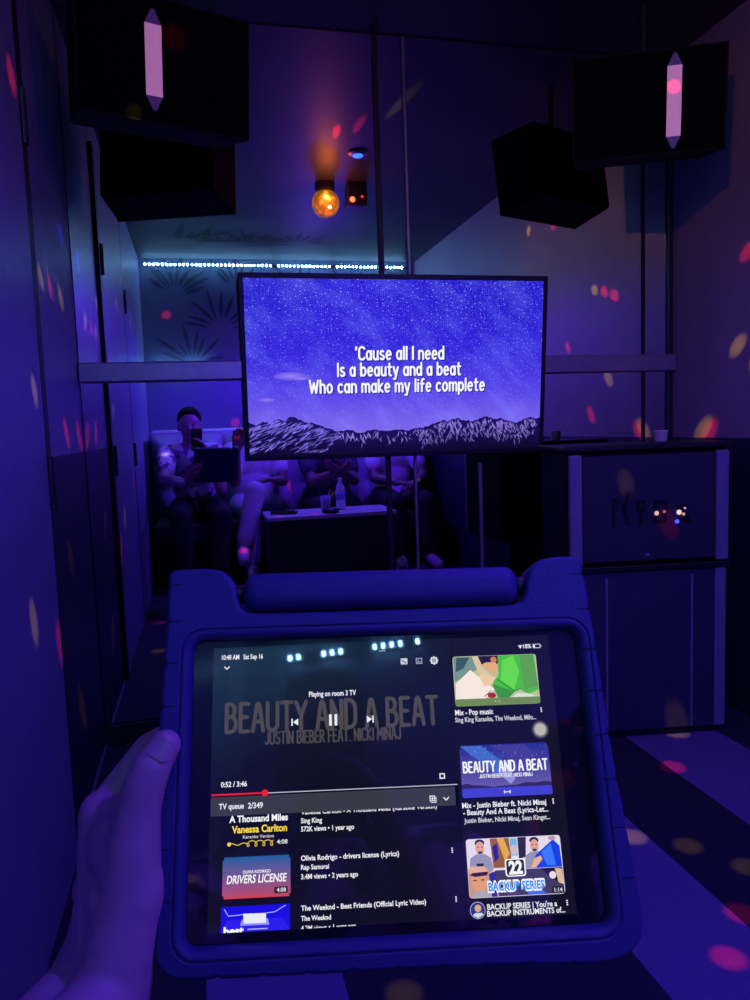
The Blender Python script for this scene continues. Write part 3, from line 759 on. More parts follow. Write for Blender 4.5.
    b = bmesh.new(); ellip(b, hp(0, .081, -.055), (.024, .008, .0075), q, 14, 8); me = bpy.data.meshes.new('mouth'); b.to_mesh(me); b.free(); me.transform(inv); obj('mouth', me, M['lip'], t, True)
    return t, inv

# ---- tablet frame of reference
TR = ((0.9852336, 0.0823757, -0.1500966), (-0.1701179, 0.3718742, -0.9125620), (-0.0193558, 0.9246209, 0.3803965))
TB = Matrix([(*TR[0], .0974576), (*TR[1], .4079507), (*TR[2], .7988530), (0, 0, 0, 1)])
def T(u, v, w): return TB @ Vector((u / 1000, v / 1000, w / 1000))

# ---- the photographer's left hand holding the tablet, thumb in front, fingers behind
hb = bmesh.new()
def chain(pts):
    for (a, ra), (b_, rb) in zip(pts, pts[1:]): capsule(hb, T(*a), ra / 1000, T(*b_), rb / 1000, 18, 5)
W1, W2_ = (-153, -106, 0), (-178, -110, -20)
chain([((-146, -70, 2), 19.5), ((-142, -30, 10), 15.0), ((-140, -14, 13.5), 12.8), ((-136, 1, 17), 11.8), ((-132.5, 9, 18.2), 11.0), ((-125.5, 21, 17.2), 8.8)]); chain([((-146, -70, 2), 19.5), (W1, 21)]); chain([((-147, -36, 4), 15), ((-160, -30, -12), 14)]); chain([((-146, -14, 8), 9), ((-162, -16, -18), 9.5)])
ellip(hb, T(-143, -54, 3), (.019, .030, .019), TB.to_quaternion())
fing = [
 [((-171, -17, -27), 11.5), ((-147, 19, -36), 9.4), ((-122, 32, -38), 8.6), ((-100, 36, -29), 7.4)],
 [((-173, -30, -43), 11.5), ((-141, 12, -54), 9.6), ((-113, 22, -48), 8.6), ((-92, 24, -29.5), 7.4)],
 [((-173, -46, -56), 11.0), ((-140, -10, -66), 9.2), ((-112, 0, -56), 8.2), ((-96, 2, -30), 7.2)],
 [((-172, -62, -64), 10.0), ((-145, -34, -70), 8.2), ((-122, -27, -58), 7.2), ((-106, -25, -29), 6.4)]]
for f in fing: chain(f)
for k, f in enumerate(fing):
    w0 = tuple(W1[i] + (W2_[i] - W1[i]) * (k / 3) for i in range(3)); chain([(w0, 19.0), (f[0][0], f[0][1] + 2.0)])
chain([((-150, -40, 4), 14), ((-168, -34, -22), 13)]); chain([((-152, -60, 0), 17), ((-174, -60, -40), 15)]); chain([((-143, -26, 8), 8), ((-166, -22, -20), 9)])
chain([(W1, 20), (W2_, 20)])
ELB = Vector((-.215, .10, .715))
for wpt in (W1, W2_):
    a = T(*wpt); capsule(hb, a, .0205, lerp(a, ELB, .5), .029, 18, 5)
capsule(hb, lerp(T(*W1), ELB, .45), .033, ELB, .038, 18, 5)
hand_mesh = fuse(hb, .0019, 7, .5)

P1 = dict(pelvis=(-.03, -.44, .475), neck=(-.05, -.20, .915), head=(-.046, -.215, 1.052), shL=(-.205, -.19, .865), shR=(.105, -.19, .865),
          elL=tuple(ELB), wrL=tuple(lerp(ELB, T(*W1), .3)), elR=(.135, .00, .625), wrR=(.070, .000, .835), hipL=(-.125, -.42, .47), hipR=(.075, -.42, .47),
          knL=(-.14, .10, .470), knR=(.125, .10, .467), anL=(-.12, .15, .085), anR=(.09, .16, .085), toL=(-.14, .30, .050), toR=(.10, .31, .050),
          hdR=(-.10, .02, .30), pnR=(-1, .15, 0))
ph, phinv = person('person in pale patterned shirt sitting nearest the left wall, holding phone and tablet', P1, M['floral'], M['dark_cloth'], M['dark_cloth'], extra=[hand_mesh], hands=(False, True), skin='skin')
# thumb nail of the near hand
b = bmesh.new()
nx, ny = 8, 10
g = []
ax0 = T(-131.5, 8.5, 18.2); ax1 = T(-123.5, 22.5, 17.2); ad = (ax1 - ax0).normalized()
view = (Vector((0, 0, 1)) - ax1).normalized(); nn = (view - ad * view.dot(ad)).normalized(); sd = ad.cross(nn)
nn2 = (nn * .92 - sd * .40).normalized(); sd2 = ad.cross(nn2)
for j in range(ny + 1):
    row = []
    for i in range(nx + 1):
        tt = j / ny; a = (i / nx - .5) * 1.75
        wid = (1 - abs(2 * tt - 1) ** 4) ** .5 * .5 + .5 if tt > .5 else (1 - (1 - 2 * tt) ** 3) * .3 + .7
        rr = .0100 + (.0090 - .0100) * tt + .0004
        c = ax0 + (ax1 - ax0) * (.36 + tt * .74)
        row.append(b.verts.new(c + (nn2 * math.cos(a * wid) + sd2 * math.sin(a * wid)) * rr))
    g.append(row)
for j in range(ny):
    for i in range(nx): b.faces.new((g[j][i], g[j][i + 1], g[j + 1][i + 1], g[j + 1][i]))
bmesh.ops.recalc_face_normals(b, faces=b.faces)
me = bpy.data.meshes.new('thumbnail'); b.to_mesh(me); b.free(); me.transform(phinv)
obj('thumb_nail', me, M['nail'], ph, True)

P2 = dict(pelvis=(.375, -.44, .475), neck=(.390, -.49, .925), head=(.400, -.46, 1.06), shL=(.235, -.465, .865), shR=(.545, -.465, .865),
          elL=(.235, -.24, .655), wrL=(.258, -.19, .88), elR=(.57, -.32, .64), wrR=(.49, -.10, .665), hipL=(.285, -.43, .47), hipR=(.465, -.43, .475),
          knL=(.315, -.06, .455), knR=(.350, .00, .600), anL=(.305, -.03, .085), anR=(.250, .12, .240), toL=(.31, .11, .048), toR=(.240, .245, .190),
          hdL=(.03, .04, .3), pnL=(0, 1, 0), hdR=(-.6, .4, .1), pnR=(0, 0, -1))
person('person in a light shirt and pale trousers sitting with legs crossed, one hand raised', P2, M['tee'], M['pale_cloth'], M['shoe'], group='people sitting on the sofa')
P3 = dict(pelvis=(.90, -.47, .475), neck=(.885, -.38, .905), head=(.885, -.33, 1.035), shL=(.735, -.37, .845), shR=(1.035, -.37, .845),
          elL=(.765, -.19, .635), wrL=(.885, -.09, .690), elR=(1.06, -.20, .625), wrR=(.965, -.09, .700), hipL=(.81, -.45, .47), hipR=(.99, -.45, .47),
          knL=(.79, -.115, .46), knR=(1.02, -.115, .46), anL=(.80, -.15, .085), anR=(1.01, -.15, .085), toL=(.79, -.10, .05), toR=(1.02, -.10, .05),
          hdL=(.6, .3, .2), pnL=(.2, -.3, .6), hdR=(-.6, .3, .2), pnR=(-.2, -.3, .6))
person('person in a dark blue shirt leaning forward behind the white table', P3, M['navy'], M['dark_cloth'], M['dark_cloth'], group='people sitting on the sofa')
P4 = dict(pelvis=(1.41, -.45, .475), neck=(1.41, -.50, .92), head=(1.41, -.47, 1.055), shL=(1.265, -.475, .86), shR=(1.555, -.475, .86),
          elL=(1.235, -.30, .63), wrL=(1.36, -.13, .60), elR=(1.60, -.30, .63), wrR=(1.50, -.13, .60), hipL=(1.32, -.43, .47), hipR=(1.50, -.43, .47),
          knL=(1.31, .00, .47), knR=(1.53, .00, .47), anL=(1.32, .03, .085), anR=(1.53, .03, .085), toL=(1.30, .18, .05), toR=(1.55, .18, .05),
          hdL=(.5, .4, -.05), pnL=(0, 0, -1), hdR=(-.5, .4, -.05), pnR=(0, 0, -1))
person('person with long dark hair in a light shirt at the right end of the sofa', P4, M['tee'], M['dark_cloth'], M['shoe'], hair='long', group='people sitting on the sofa')

# ---- phone in the photographer's right hand
PHM = basis(CR, CU, CB, Vector((0, 0, 1.0)) + Vector(CB) * .0085 - Vector(CU) * .045)
phone = thing('mobile_phone', 'dark mobile phone held upright in front of the face of the photographer', 'phone', PHM)
obj('body', bx(-.0355, .0355, -.073, .073, -.004, .004, bev=.0035), M['phone'], phone)
obj('camera_bump', bx(-.030, .006, .030, .068, -.0052, -.0039, bev=.0005), M['hinge'], phone)
b = bmesh.new()
poly(b, [(-.033, -.07), (.033, -.07), (.033, .07), (-.033, .07)], .0042); obj('screen', b, mat('phone screen', (.01, .01, .012), .1, emit=rgb(40, 30, 120), estr=.5), phone)

# ------------------------------------------------------------------ tablet
tab = thing('tablet', 'tablet in thick dark blue foam case with handle, held in the foreground', 'tablet', TB)
def catmull(pts, step):
    out = []; n = len(pts)
    for i in range(n):
        p0, p1, p2, p3 = (Vector(pts[(i + k - 1) % n]) for k in range(4))
        m = max(2, int((p2 - p1).length / step))
        for k in range(m):
            t = k / m
            out.append(.5 * ((2 * p1) + (-p0 + p2) * t + (2 * p0 - 5 * p1 + 4 * p2 - p3) * t * t + (-p0 + 3 * p1 - 3 * p2 + p3) * t ** 3))
    return out
raw = [(127.2, 112), (128.8, 84), (130.6, 42), (131.8, 5), (133.8, -25), (136.2, -58), (137, -80), (134, -92), (124, -99), (108, -102), (60, -100.5), (12, -99.5), (-52, -99), (-104, -98.5), (-120, -97), (-129, -88), (-129.5, -72), (-130, -56), (-133, -34), (-134, -8), (-132.5, 20), (-131.3, 57), (-130.2, 92), (-130.2, 112), (-130, 118.5), (-127, 122.3), (-118, 123), (-104, 122.8), (-96, 120.2), (-90, 113), (-87.6, 103), (-84, 96.8), (-75, 95), (-40, 94.6), (0, 94.6), (40, 94.8), (75, 95.2), (84, 96.4), (88.2, 101.5), (89.6, 110), (94, 118.4), (101, 123), (110, 124.4), (121, 124.4), (125.7, 122.4)]
ol = catmull(raw, 1.4)
ol = [Vector(p) for p in ol]
# shallow finger grooves along both sides and the bottom
GY = (113, 91, 66.5, 42, 17, -8, -34, -60)
def groove(p):
    d = 0.
    if abs(p.x) > 120 and p.y < 116:
        for gy in GY:
            d += 1.0 * math.exp(-((p.y - gy) / 1.7) ** 2)
        return Vector((-math.copysign(d, p.x), 0))
    if p.y < -92:
        for gx in (-96, -72, -48, -24, 0, 24, 48, 72, 96): d += .8 * math.exp(-((p.x - gx) / 1.9) ** 2)
        return Vector((0, d))
    return Vector((0, 0))
ol = [p + groove(p) for p in ol]
def inset(loop, d):
    n = len(loop); out = []
    area = sum(loop[i].x * loop[(i + 1) % n].y - loop[(i + 1) % n].x * loop[i].y for i in range(n))
    for i in range(n):
        t = (loop[(i + 2) % n] - loop[i - 2]).normalized(); nr = Vector((-t.y, t.x)) * (1 if area > 0 else -1)
        out.append(loop[i] + nr * d)
    return out
def rrect(x0, x1, y0, y1, r, n=7):
    pts = []
    for cx, cy, a0 in ((x1 - r, y1 - r, 0), (x0 + r, y1 - r, 90), (x0 + r, y0 + r, 180), (x1 - r, y0 + r, 270)):
        for k in range(n): a = math.radians(a0 + 90 * k / (n - 1)); pts.append(Vector((cx + r * math.cos(a), cy + r * math.sin(a))))
    return pts
b = bmesh.new()
def loopv(pts, w): return [b.verts.new((p.x / 1000, p.y / 1000, w / 1000)) for p in pts]
def bridge(a, c):
    for k in range(len(a)): b.faces.new((a[k], a[(k + 1) % len(a)], c[(k + 1) % len(c)], c[k]))
outs = [loopv(inset(ol, d), w) for d, w in ((2.6, 8.4), (1.2, 7.8), (.3, 6.2), (0, 4), (0, -14), (.5, -17), (1.6, -18.6), (3, -19))]
for a, c in zip(outs, outs[1:]): bridge(a, c)
OX0, OX1, OY0, OY1 = -114.5, 119, -84, 79.5
ins = [loopv(rrect(OX0 - g_, OX1 + g_, OY0 - g_, OY1 + g_, 7 + g_), w) for g_, w in ((7.0, 8.4), (6.5, 7.3), (5.9, 7.2), (5.3, 8.1), (4.2, 8.2), (2.0, 7.2), (.6, 5.6), (0, 3.5), (-.3, .3))]
for a, c in zip(ins, ins[1:]): bridge(a, c)
def fill(*loops):
    es = []
    for l in loops:
        for k in range(len(l)):
            e = b.edges.get((l[k], l[(k + 1) % len(l)])) or b.edges.new((l[k], l[(k + 1) % len(l)])); es.append(e)
    bmesh.ops.triangle_fill(b, use_beauty=True, edges=es)
fill(outs[0], ins[0]); fill(outs[-1])
bmesh.ops.recalc_face_normals(b, faces=b.faces)
case = obj('case', b, M['case'], tab)
for p in case.data.polygons: p.use_smooth = len(p.vertices) == 4
b = bx(-.0845, .0845, .0955, .1192, -.013, .0125, bev=.0085, seg=5); obj('handle', b, M['case'], case, True, label='carry handle bar along the top')
for s in (-1, 1):
    b = bmesh.new(); lathe(b, [(.006, -.007), (.006, .007)], 16, Matrix.Translation((s * .088, .108, -.002)) @ Matrix.Rotation(PI / 2, 4, 'Y')); obj('handle_pivot', b, M['black'], case, True)
M['groove'] = mat('case groove shade', (.004, .004, .02), .8, noise=.1)  # dark strips on the rim that put groove shade into colour
def edge_at(gy, sgn): return min((p for p in ol if p.x * sgn > 100), key=lambda p: abs(p.y - gy)).x
for gy in GY:
    for sg in (-1, 1):
        ex = edge_at(gy, sg); b = bmesh.new()
        box(b, min(ex - sg * .6, ex - sg * 8.) / 1000, max(ex - sg * .6, ex - sg * 8.) / 1000, (gy - .55) / 1000, (gy + .55) / 1000, .0068, .00848, bev=.0002, seg=1)
        obj('groove_shade_strip', b, M['groove'], case)
M['glass'] = mat('black screen glass', (.004, .004, .006), .34, coat=1., spec=.2)
M['glass'].node_tree.nodes['Principled BSDF'].inputs['Coat Roughness'].default_value = .025
b = bx(-.1160, .1205, -.0852, .0808, -.006, 0., bev=.0006, seg=1); panel = obj('screen', b, M['glass'], tab)
b = bmesh.new(); lathe(b, [(.0016, 0), (.0016, .0002), (.0006, .0003)], 14, Matrix.Translation((.1105, .0, 0))); obj('front_camera', b, M['phone'], panel)

UI_TEXT = [
    ('10:48 AM   Sat Sep 16', -97.73, 69.5, 24.51, 2.73, 'W'), ('Playing on room 3 TV', -45.85, 46.25, 28.06, 2.89, 'W'),
    
    ('0:52 / 3:46', -96.85, -2.25, 14.81, 2.69, 'W'), ('TV queue', -97.74, -13.97, 14.12, 2.92, 'W'), ('2/349', -81.35, -14.09, 8.5, 2.92, 'W'),
    ('Sing King', -51.31, -23.4, 11.94, 2.53, 'W'), ('572K views \u2022 1 year ago', -51.35, -27.77, 30.1, 2.52, 'W'),
    ('Olivia Rodrigo - drivers license (Lyrics)', -51.5, -42.87, 55.27, 2.57, 'W'), ('Rap Samurai', -51.55, -47.56, 15.66, 2.44, 'W'), ('3.4M views \u2022 2 years ago', -51.6, -52.33, 31.84, 2.43, 'W'),
    ('The Weeknd - Best Friends (Official Lyric Video)', -51.75, -68.12, 69.4, 2.48, 'W'), ('The Weeknd', -51.81, -73.16, 16.48, 2.36, 'W'),
    ('18%', 85.97, 70.07, 5.0, 2.42, 'W'), ('Mix - Pop music', 41.06, 32.34, 22.98, 2.99, 'W'), ('Sing King Karaoke, The Weeknd, Milo...', 40.78, 28.16, 49.01, 2.63, 'G'),
    ('Mix - Justin Bieber ft. Nicki Minaj', 41.55, -19.42, 49.28, 2.79, 'W'), ('- Beauty And A Beat (Lyrics-Let...', 41.85, -23.21, 49.75, 2.78, 'W'), ('Justin Bieber, Nicki Minaj, Sean Kingst...', 42.12, -27.52, 50.2, 2.44, 'G'),
    ("BACKUP SERIES | You're a", 51.78, -72.58, 39.67, 2.7, 'W'), ('BACKUP INSTRUMENTS of...', 51.51, -75.94, 44.13, 2.69, 'W')]
CL = dict(W=(.86, .86, .92, 1), G=(.62, .62, .70, 1), D=rgb(76, 71, 73), Y=rgb(250, 215, 60), C=rgb(70, 190, 250), K=(.95, .95, .97, 1))
class Mm(Flat):
    def line(s, x0, y0, x1, y1, w, c, z=0.): return Flat.line(s, x0, y0, x1, y1, w, c, z)
    """the same artwork helper, in millimetres"""
    def poly(s, pts, c, z=0., cols=None):
        return Flat.poly(s, [(p[0] / 1000, p[1] / 1000) for p in pts], c, z / 1000, cols)
    def text(s, t, x, yc, width, cap, c, z=0., bold=.012, shear=0.): Flat.text(s, t, x / 1000, yc / 1000, width / 1000, cap / 1000, c, z / 1000, bold, shear)
FM = flat_mat('tablet picture', 1.0, .34)
FM.node_tree.nodes['Principled BSDF'].inputs['Coat Weight'].default_value = 1.; FM.node_tree.nodes['Principled BSDF'].inputs['Coat Roughness'].default_value = .025; FM.node_tree.nodes['Principled BSDF'].inputs['Specular IOR Level'].default_value = .2
# panel backgrounds; teal at upper left is the wall reflection put into colour
f = Mm()
f.poly([(-102.8, -8.6), (39.6, -8.6), (41.8, 76.3), (-102.8, 75.2)], rgb(13, 15, 24), .15, [rgb(13, 13, 24), rgb(13, 12, 22), rgb(16, 20, 34), rgb(22, 44, 60)])
f.poly([(-93.5, 18), (-60, 18), (-60, 74), (-93.5, 74)], rgb(20, 27, 42), .17, [rgb(17, 20, 34), rgb(16, 19, 32), rgb(22, 46, 62), rgb(26, 52, 70)])
f.rect(-102.8, -78.2, 39.6, -19, rgb(14, 13, 24), .15)
f.rect(40.0, -78.6, 102.2, 76.4, rgb(17, 16, 25), .15)
f.rect(-102.4, -19, 38.0, -8.9, rgb(58, 58, 66), .2)
f.done('interface_panels', FM, panel)
# writing: one object for each line
for t, x, y, w, c, k in UI_TEXT:
    f = Mm(); f.text(t, x, y, w, c, CL[k], .4, bold=.022); f.done('text_line', FM, panel)
f = Mm(); f.mono('BEAUTY AND A BEAT', -94.3, 34.3, 124.6, 15.6, CL['D'], .32, .145); f.done('song_title', FM, panel, label='big grey song title')
f = Mm(); f.mono('JUSTIN BIEBER FEAT. NICKI MINAJ', -71.5, 22.2, 79.2, 6.6, CL['D'], .32, .145); f.done('song_title', FM, panel, label='grey singers line under the song title')
# clipped writing that runs under the queue bar and the lower edge of the picture
def clip(f, y0=None, y1=None):
    if y1 is not None: bmesh.ops.bisect_plane(f.bm, geom=f.bm.verts[:] + f.bm.edges[:] + f.bm.faces[:], plane_co=(0, y1 / 1000, 0), plane_no=(0, 1, 0), clear_outer=True)
    if y0 is not None: bmesh.ops.bisect_plane(f.bm, geom=f.bm.verts[:] + f.bm.edges[:] + f.bm.faces[:], plane_co=(0, y0 / 1000, 0), plane_no=(0, -1, 0), clear_outer=True)
f = Mm(); f.text('Vanessa Carlton - A Thousand Miles (Karaoke Version)', -51.26, -18.9, 78.1, 2.44, CL['W'], .4, .014); clip(f, y1=-19.1); f.done('clipped_title', FM, panel)
f = Mm(); f.text('4.2M views \u2022 1 year ago', -51.85, -78.0, 30.2, 2.4, CL['W'], .4, .014); clip(f, y0=-78.2); f.done('clipped_title', FM, panel)
# progress line and player controls
w_ = CL['W']
f = Mm()
f.rect(-102, -8.1, -71.7, -7.2, rgb(235, 30, 40), .5); f.rect(-71.7, -8.0, 39.6, -7.5, rgb(190, 190, 200), .45); f.disc(-71.7, -7.6, 1.8, rgb(240, 30, 40), .55)
f.done('progress_bar', FM, panel)
f = Mm()
f.rect(-34.2, 27.8, -32.6, 34.2, w_, .5); f.rect(-31.0, 27.8, -29.4, 34.2, w_, .5)
f.done('pause_icon', FM, panel)
f = Mm()
f.poly([(-52.4, 28.6), (-52.4, 32.6), (-55.4, 30.6)], w_, .5); f.rect(-56.4, 28.6, -55.6, 32.6, w_, .5)
f.done('previous_icon', FM, panel)
f = Mm()
f.poly([(-11.8, 28.6), (-8.8, 30.6), (-11.8, 32.6)], w_, .5); f.rect(-8.6, 28.6, -7.8, 32.6, w_, .5)
f.done('next_icon', FM, panel)
f = Mm()
f.path([(-96.2, 64.1), (-94.6, 62.5), (-93.0, 64.1)], .6, w_, .5)
f.done('collapse_icon', FM, panel)
f = Mm()
for k in (-1, 0, 1): f.disc(-1.2 + k * 1.4, 70.2, .45, rgb(170, 200, 210), .5, 10)
f.done('ellipsis_icon', FM, panel)
def ring(f, x, y, r, wd, c, z, n=16):
    for k in range(n):
        a, a2 = 2 * PI * k / n, 2 * PI * (k + 1) / n
        f.poly([(x + r * math.cos(a), y + r * math.sin(a)), (x + r * math.cos(a2), y + r * math.sin(a2)), (x + (r - wd) * math.cos(a2), y + (r - wd) * math.sin(a2)), (x + (r - wd) * math.cos(a), y + (r - wd) * math.sin(a))], c, z)
def frame(f, x0, y0, x1, y1, wd, c, z):
    f.rect(x0, y0, x1, y0 + wd, c, z); f.rect(x0, y1 - wd, x1, y1, c, z); f.rect(x0, y0, x0 + wd, y1, c, z); f.rect(x1 - wd, y0, x1, y1, c, z)
f = Mm()
f.rect(9.9, 61.7, 14.0, 65.3, rgb(205, 210, 215), .5); f.path([(10.4, 64.6), (12, 63.2), (13.4, 62.2)], .5, rgb(30, 40, 50), .55)
f.done('cast_icon', FM, panel)
f = Mm()
frame(f, 19.2, 61.7, 23.0, 65.2, .45, rgb(170, 180, 190), .5); f.rect(20, 62.6, 22.2, 63.1, rgb(170, 180, 190), .5); f.rect(20, 63.7, 21, 64.2, rgb(170, 180, 190), .5)
f.done('caption_icon', FM, panel)
f = Mm()
ring(f, 30.3, 63.4, 2.0, .7, w_, .5); 
for k in range(8): a = k * PI / 4; f.line(30.3 + 1.8 * math.cos(a), 63.4 + 1.8 * math.sin(a), 30.3 + 2.5 * math.cos(a), 63.4 + 2.5 * math.sin(a), .9, w_, .5)
ring(f, 30.3, 63.4, .8, .4, w_, .52, 10)
f.done('settings_icon', FM, panel)
f = Mm()
frame(f, 29.4, -4.3, 32.6, -1.3, .65, w_, .5)
f.done('fullscreen_icon', FM, panel)
f = Mm()
frame(f, 22.9, -16.3, 26.1, -13.2, .5, w_, .5); f.rect(24.3, -15.6, 24.8, -13.9, w_, .52); f.rect(23.7, -15, 25.4, -14.5, w_, .52); f.line(26.6, -16.8, 26.6, -14, .4, w_, .5); f.line(23.6, -16.9, 26.8, -16.9, .4, w_, .5)
f.done('queue_icon', FM, panel)
f = Mm()
f.path([(30.9, -14.4), (32.5, -16.0), (34.1, -14.4)], .6, w_, .5)
f.done('expand_icon', FM, panel)
for x, y in ((34.1, -42.6), (34.6, -67.7), (93.3, 32.2), (95.0, -19.2), (97.2, -72.5)):
    f = Mm()
    for k in (-1, 0, 1): f.rect(x - .4, y + k * 1.05 - .35, x + .4, y + k * 1.05 + .35, w_, .5)
    f.done('menu_icon', FM, panel)
f = Mm()
for r_, r2 in ((2.0, 1.45), (1.2, .6)):
    for k in range(6):
        a, a2 = PI / 4 + k * PI / 12, PI / 4 + (k + 1) * PI / 12
        f.poly([(84.1 + r_ * math.cos(a), 68.9 + r_ * math.sin(a)), (84.1 + r_ * math.cos(a2), 68.9 + r_ * math.sin(a2)), (84.1 + r2 * math.cos(a2), 68.9 + r2 * math.sin(a2)), (84.1 + r2 * math.cos(a), 68.9 + r2 * math.sin(a))], w_, .5)
f.disc(84.1, 69.2, .4, w_, .5, 8)
f.done('wifi_icon', FM, panel)
f = Mm()
frame(f, 92.0, 68.7, 96.6, 71.2, .3, w_, .5); f.rect(92.4, 69.1, 93.3, 70.8, w_, .5); f.rect(96.8, 69.5, 97.2, 70.4, w_, .5)
f.done('battery_icon', FM, panel)
f = Mm()
f.disc(91.5, 20.8, 5.4, rgb(52, 50, 58), .5, 28); f.disc(91.5, 20.8, 4.4, rgb(120, 118, 120), .52, 26); f.disc(91.5, 20.8, 3.4, rgb(188, 186, 180), .54, 24)
f.done('touch_button', FM, panel)
f = Mm()
f.disc(46.3, -73.9, 4.3, rgb(190, 190, 215), .5, 26); f.disc(46.3, -73.9, 4.0, rgb(40, 52, 140), .52, 26); f.disc(46.5, -72.9, 1.9, rgb(225, 170, 120), .54, 16); f.disc(46.5, -71.8, 1.8, rgb(60, 40, 40), .53, 14, .9); f.poly([(43.4, -76.4), (44.6, -75.2), (48.4, -75.2), (49.4, -76.2), (46.3, -77.8)], rgb(215, 215, 230), .54)
f.done('channel_avatar', FM, panel)

def thumb(name_label, paint):
    f = Mm(); y = paint(f); o = f.done('video_thumbnail', FM, panel, label=name_label); return o
def t_green(f):
    f.rect(41.6, 35.8, 93.2, 65.2, rgb(188, 196, 150), .5, 1.6)
    f.poly([(42, 50), (42, 64.8), (58, 64.8), (56, 57), (48, 53)], rgb(120, 150, 140), .55); f.poly([(43, 56), (48, 58), (52, 64.5), (44, 64.5)], rgb(55, 90, 95), .56)
    f.poly([(42.5, 49), (52, 57), (66, 45), (60, 39.6), (42.2, 39.6)], rgb(250, 236, 222), .58)
    f.poly([(56.5, 65), (70, 65), (70, 61), (66, 57.5), (58.5, 59.5)], rgb(38, 25, 52), .6)
    f.poly([(53.5, 65), (57.2, 65), (60, 58), (66, 52), (63, 48), (57.5, 53)], rgb(222, 200, 160), .62)
    f.poly([(69.5, 65), (91.8, 65), (93, 44), (86, 41.5), (81, 45), (78, 43), (64.5, 48.5), (69, 53)], rgb(74, 190, 52), .64)
    f.poly([(72, 62), (79, 64.8), (82, 55), (78, 44.5), (70, 50.5)], rgb(100, 220, 66), .66); f.poly([(83, 64.8), (91.8, 64.8), (92.8, 46), (84, 44)], rgb(92, 160, 70), .65)
    f.line(68, 51, 78, 43.4, .5, rgb(36, 110, 30), .68); f.line(78, 43.4, 82, 45, .5, rgb(36, 110, 30), .68)
    f.poly([(58.5, 59.5), (61.5, 61), (68, 61.3), (69.3, 57), (66.8, 53.5), (64, 55.5), (61, 58)], rgb(232, 172, 118), .69); f.disc(66.8, 62.5, 1.9, rgb(214, 130, 90), .7, 14)
    f.poly([(57, 53), (60, 55), (63, 53), (67, 52), (65, 48), (60, 47)], rgb(238, 205, 160), .7)
    f.poly([(64.5, 48.5), (78, 43), (74, 39.6), (68, 39.6)], rgb(60, 150, 50), .66); f.disc(64, 41.6, 2.6, rgb(170, 30, 24), .72, 12, 1.6); f.line(59.5, 41, 64, 44.4, .5, rgb(90, 50, 40), .7)
    f.rect(41.6, 35.8, 93.2, 40, rgb(112, 140, 74), .74, 1.2); f.poly([(76, 40), (80, 42.5), (86, 42), (92, 40)], rgb(225, 225, 215), .73)
    f.path([(65.6, 38.5), (66.2, 38), (66.2, 37.4)], .3, rgb(220, 230, 210), .78); f.path([(68.6, 38.5), (68, 38), (68, 37.4)], .3, rgb(220, 230, 210), .78)
def t_beauty(f):
    f.rect(42.1, -15.4, 95.2, 13.5, rgb(132, 118, 186), .5, 1.6, top=rgb(36, 44, 150))
    f.poly([(42.6, 13), (55, 13), (72, 0), (70, -6), (62, -2)], rgb(66, 108, 200), .52, None); f.poly([(60, 13), (80, 13), (92, 4), (90, -2), (76, 5)], rgb(66, 62, 150), .52)
    f.poly([(64, -2), (70, 2), (74, -6), (71, -9)], rgb(150, 150, 225), .53)
    rs = random.Random(5)
    for k in range(70):
        f.rect(*(lambda x, y, s: (x - s, y - s, x + s, y + s))(rs.uniform(43, 94.5), rs.uniform(-6, 13), rs.uniform(.08, .2)), rgb(190, 195, 250), .56)
    f.poly([(42.1, -11), (42.1, -8.2), (45, -7.6), (49, -8.6), (54, -8.9), (60, -9.9), (68, -9.5), (75, -9.3), (80, -8.2), (86, -8.6), (91, -8.0), (95.2, -8.4), (95.2, -11)], rgb(50, 40, 96), .58)
    f.rect(42.1, -15.4, 95.2, -10.4, rgb(66, 66, 210), .6, 1.2)
    f.mono('BEAUTY AND A BEAT', 43.8, 1.3, 49.6, 5.6, CL['K'], .72, .17); f.mono('JUSTIN BIEBER FEAT. NICKI MINAJ', 52.9, -3.9, 31.2, 1.9, CL['K'], .7, .16)
    for s in (-1, 1): f.path([(68.5 + s * .9, -13), (68.5 + s * 1.8, -12.2), (68.5 + s * 1.8, -13.8), (68.5 + s * .9, -13)], .35, w_, .72)
    f.line(67.6, -13, 69.4, -13, .4, w_, .72)
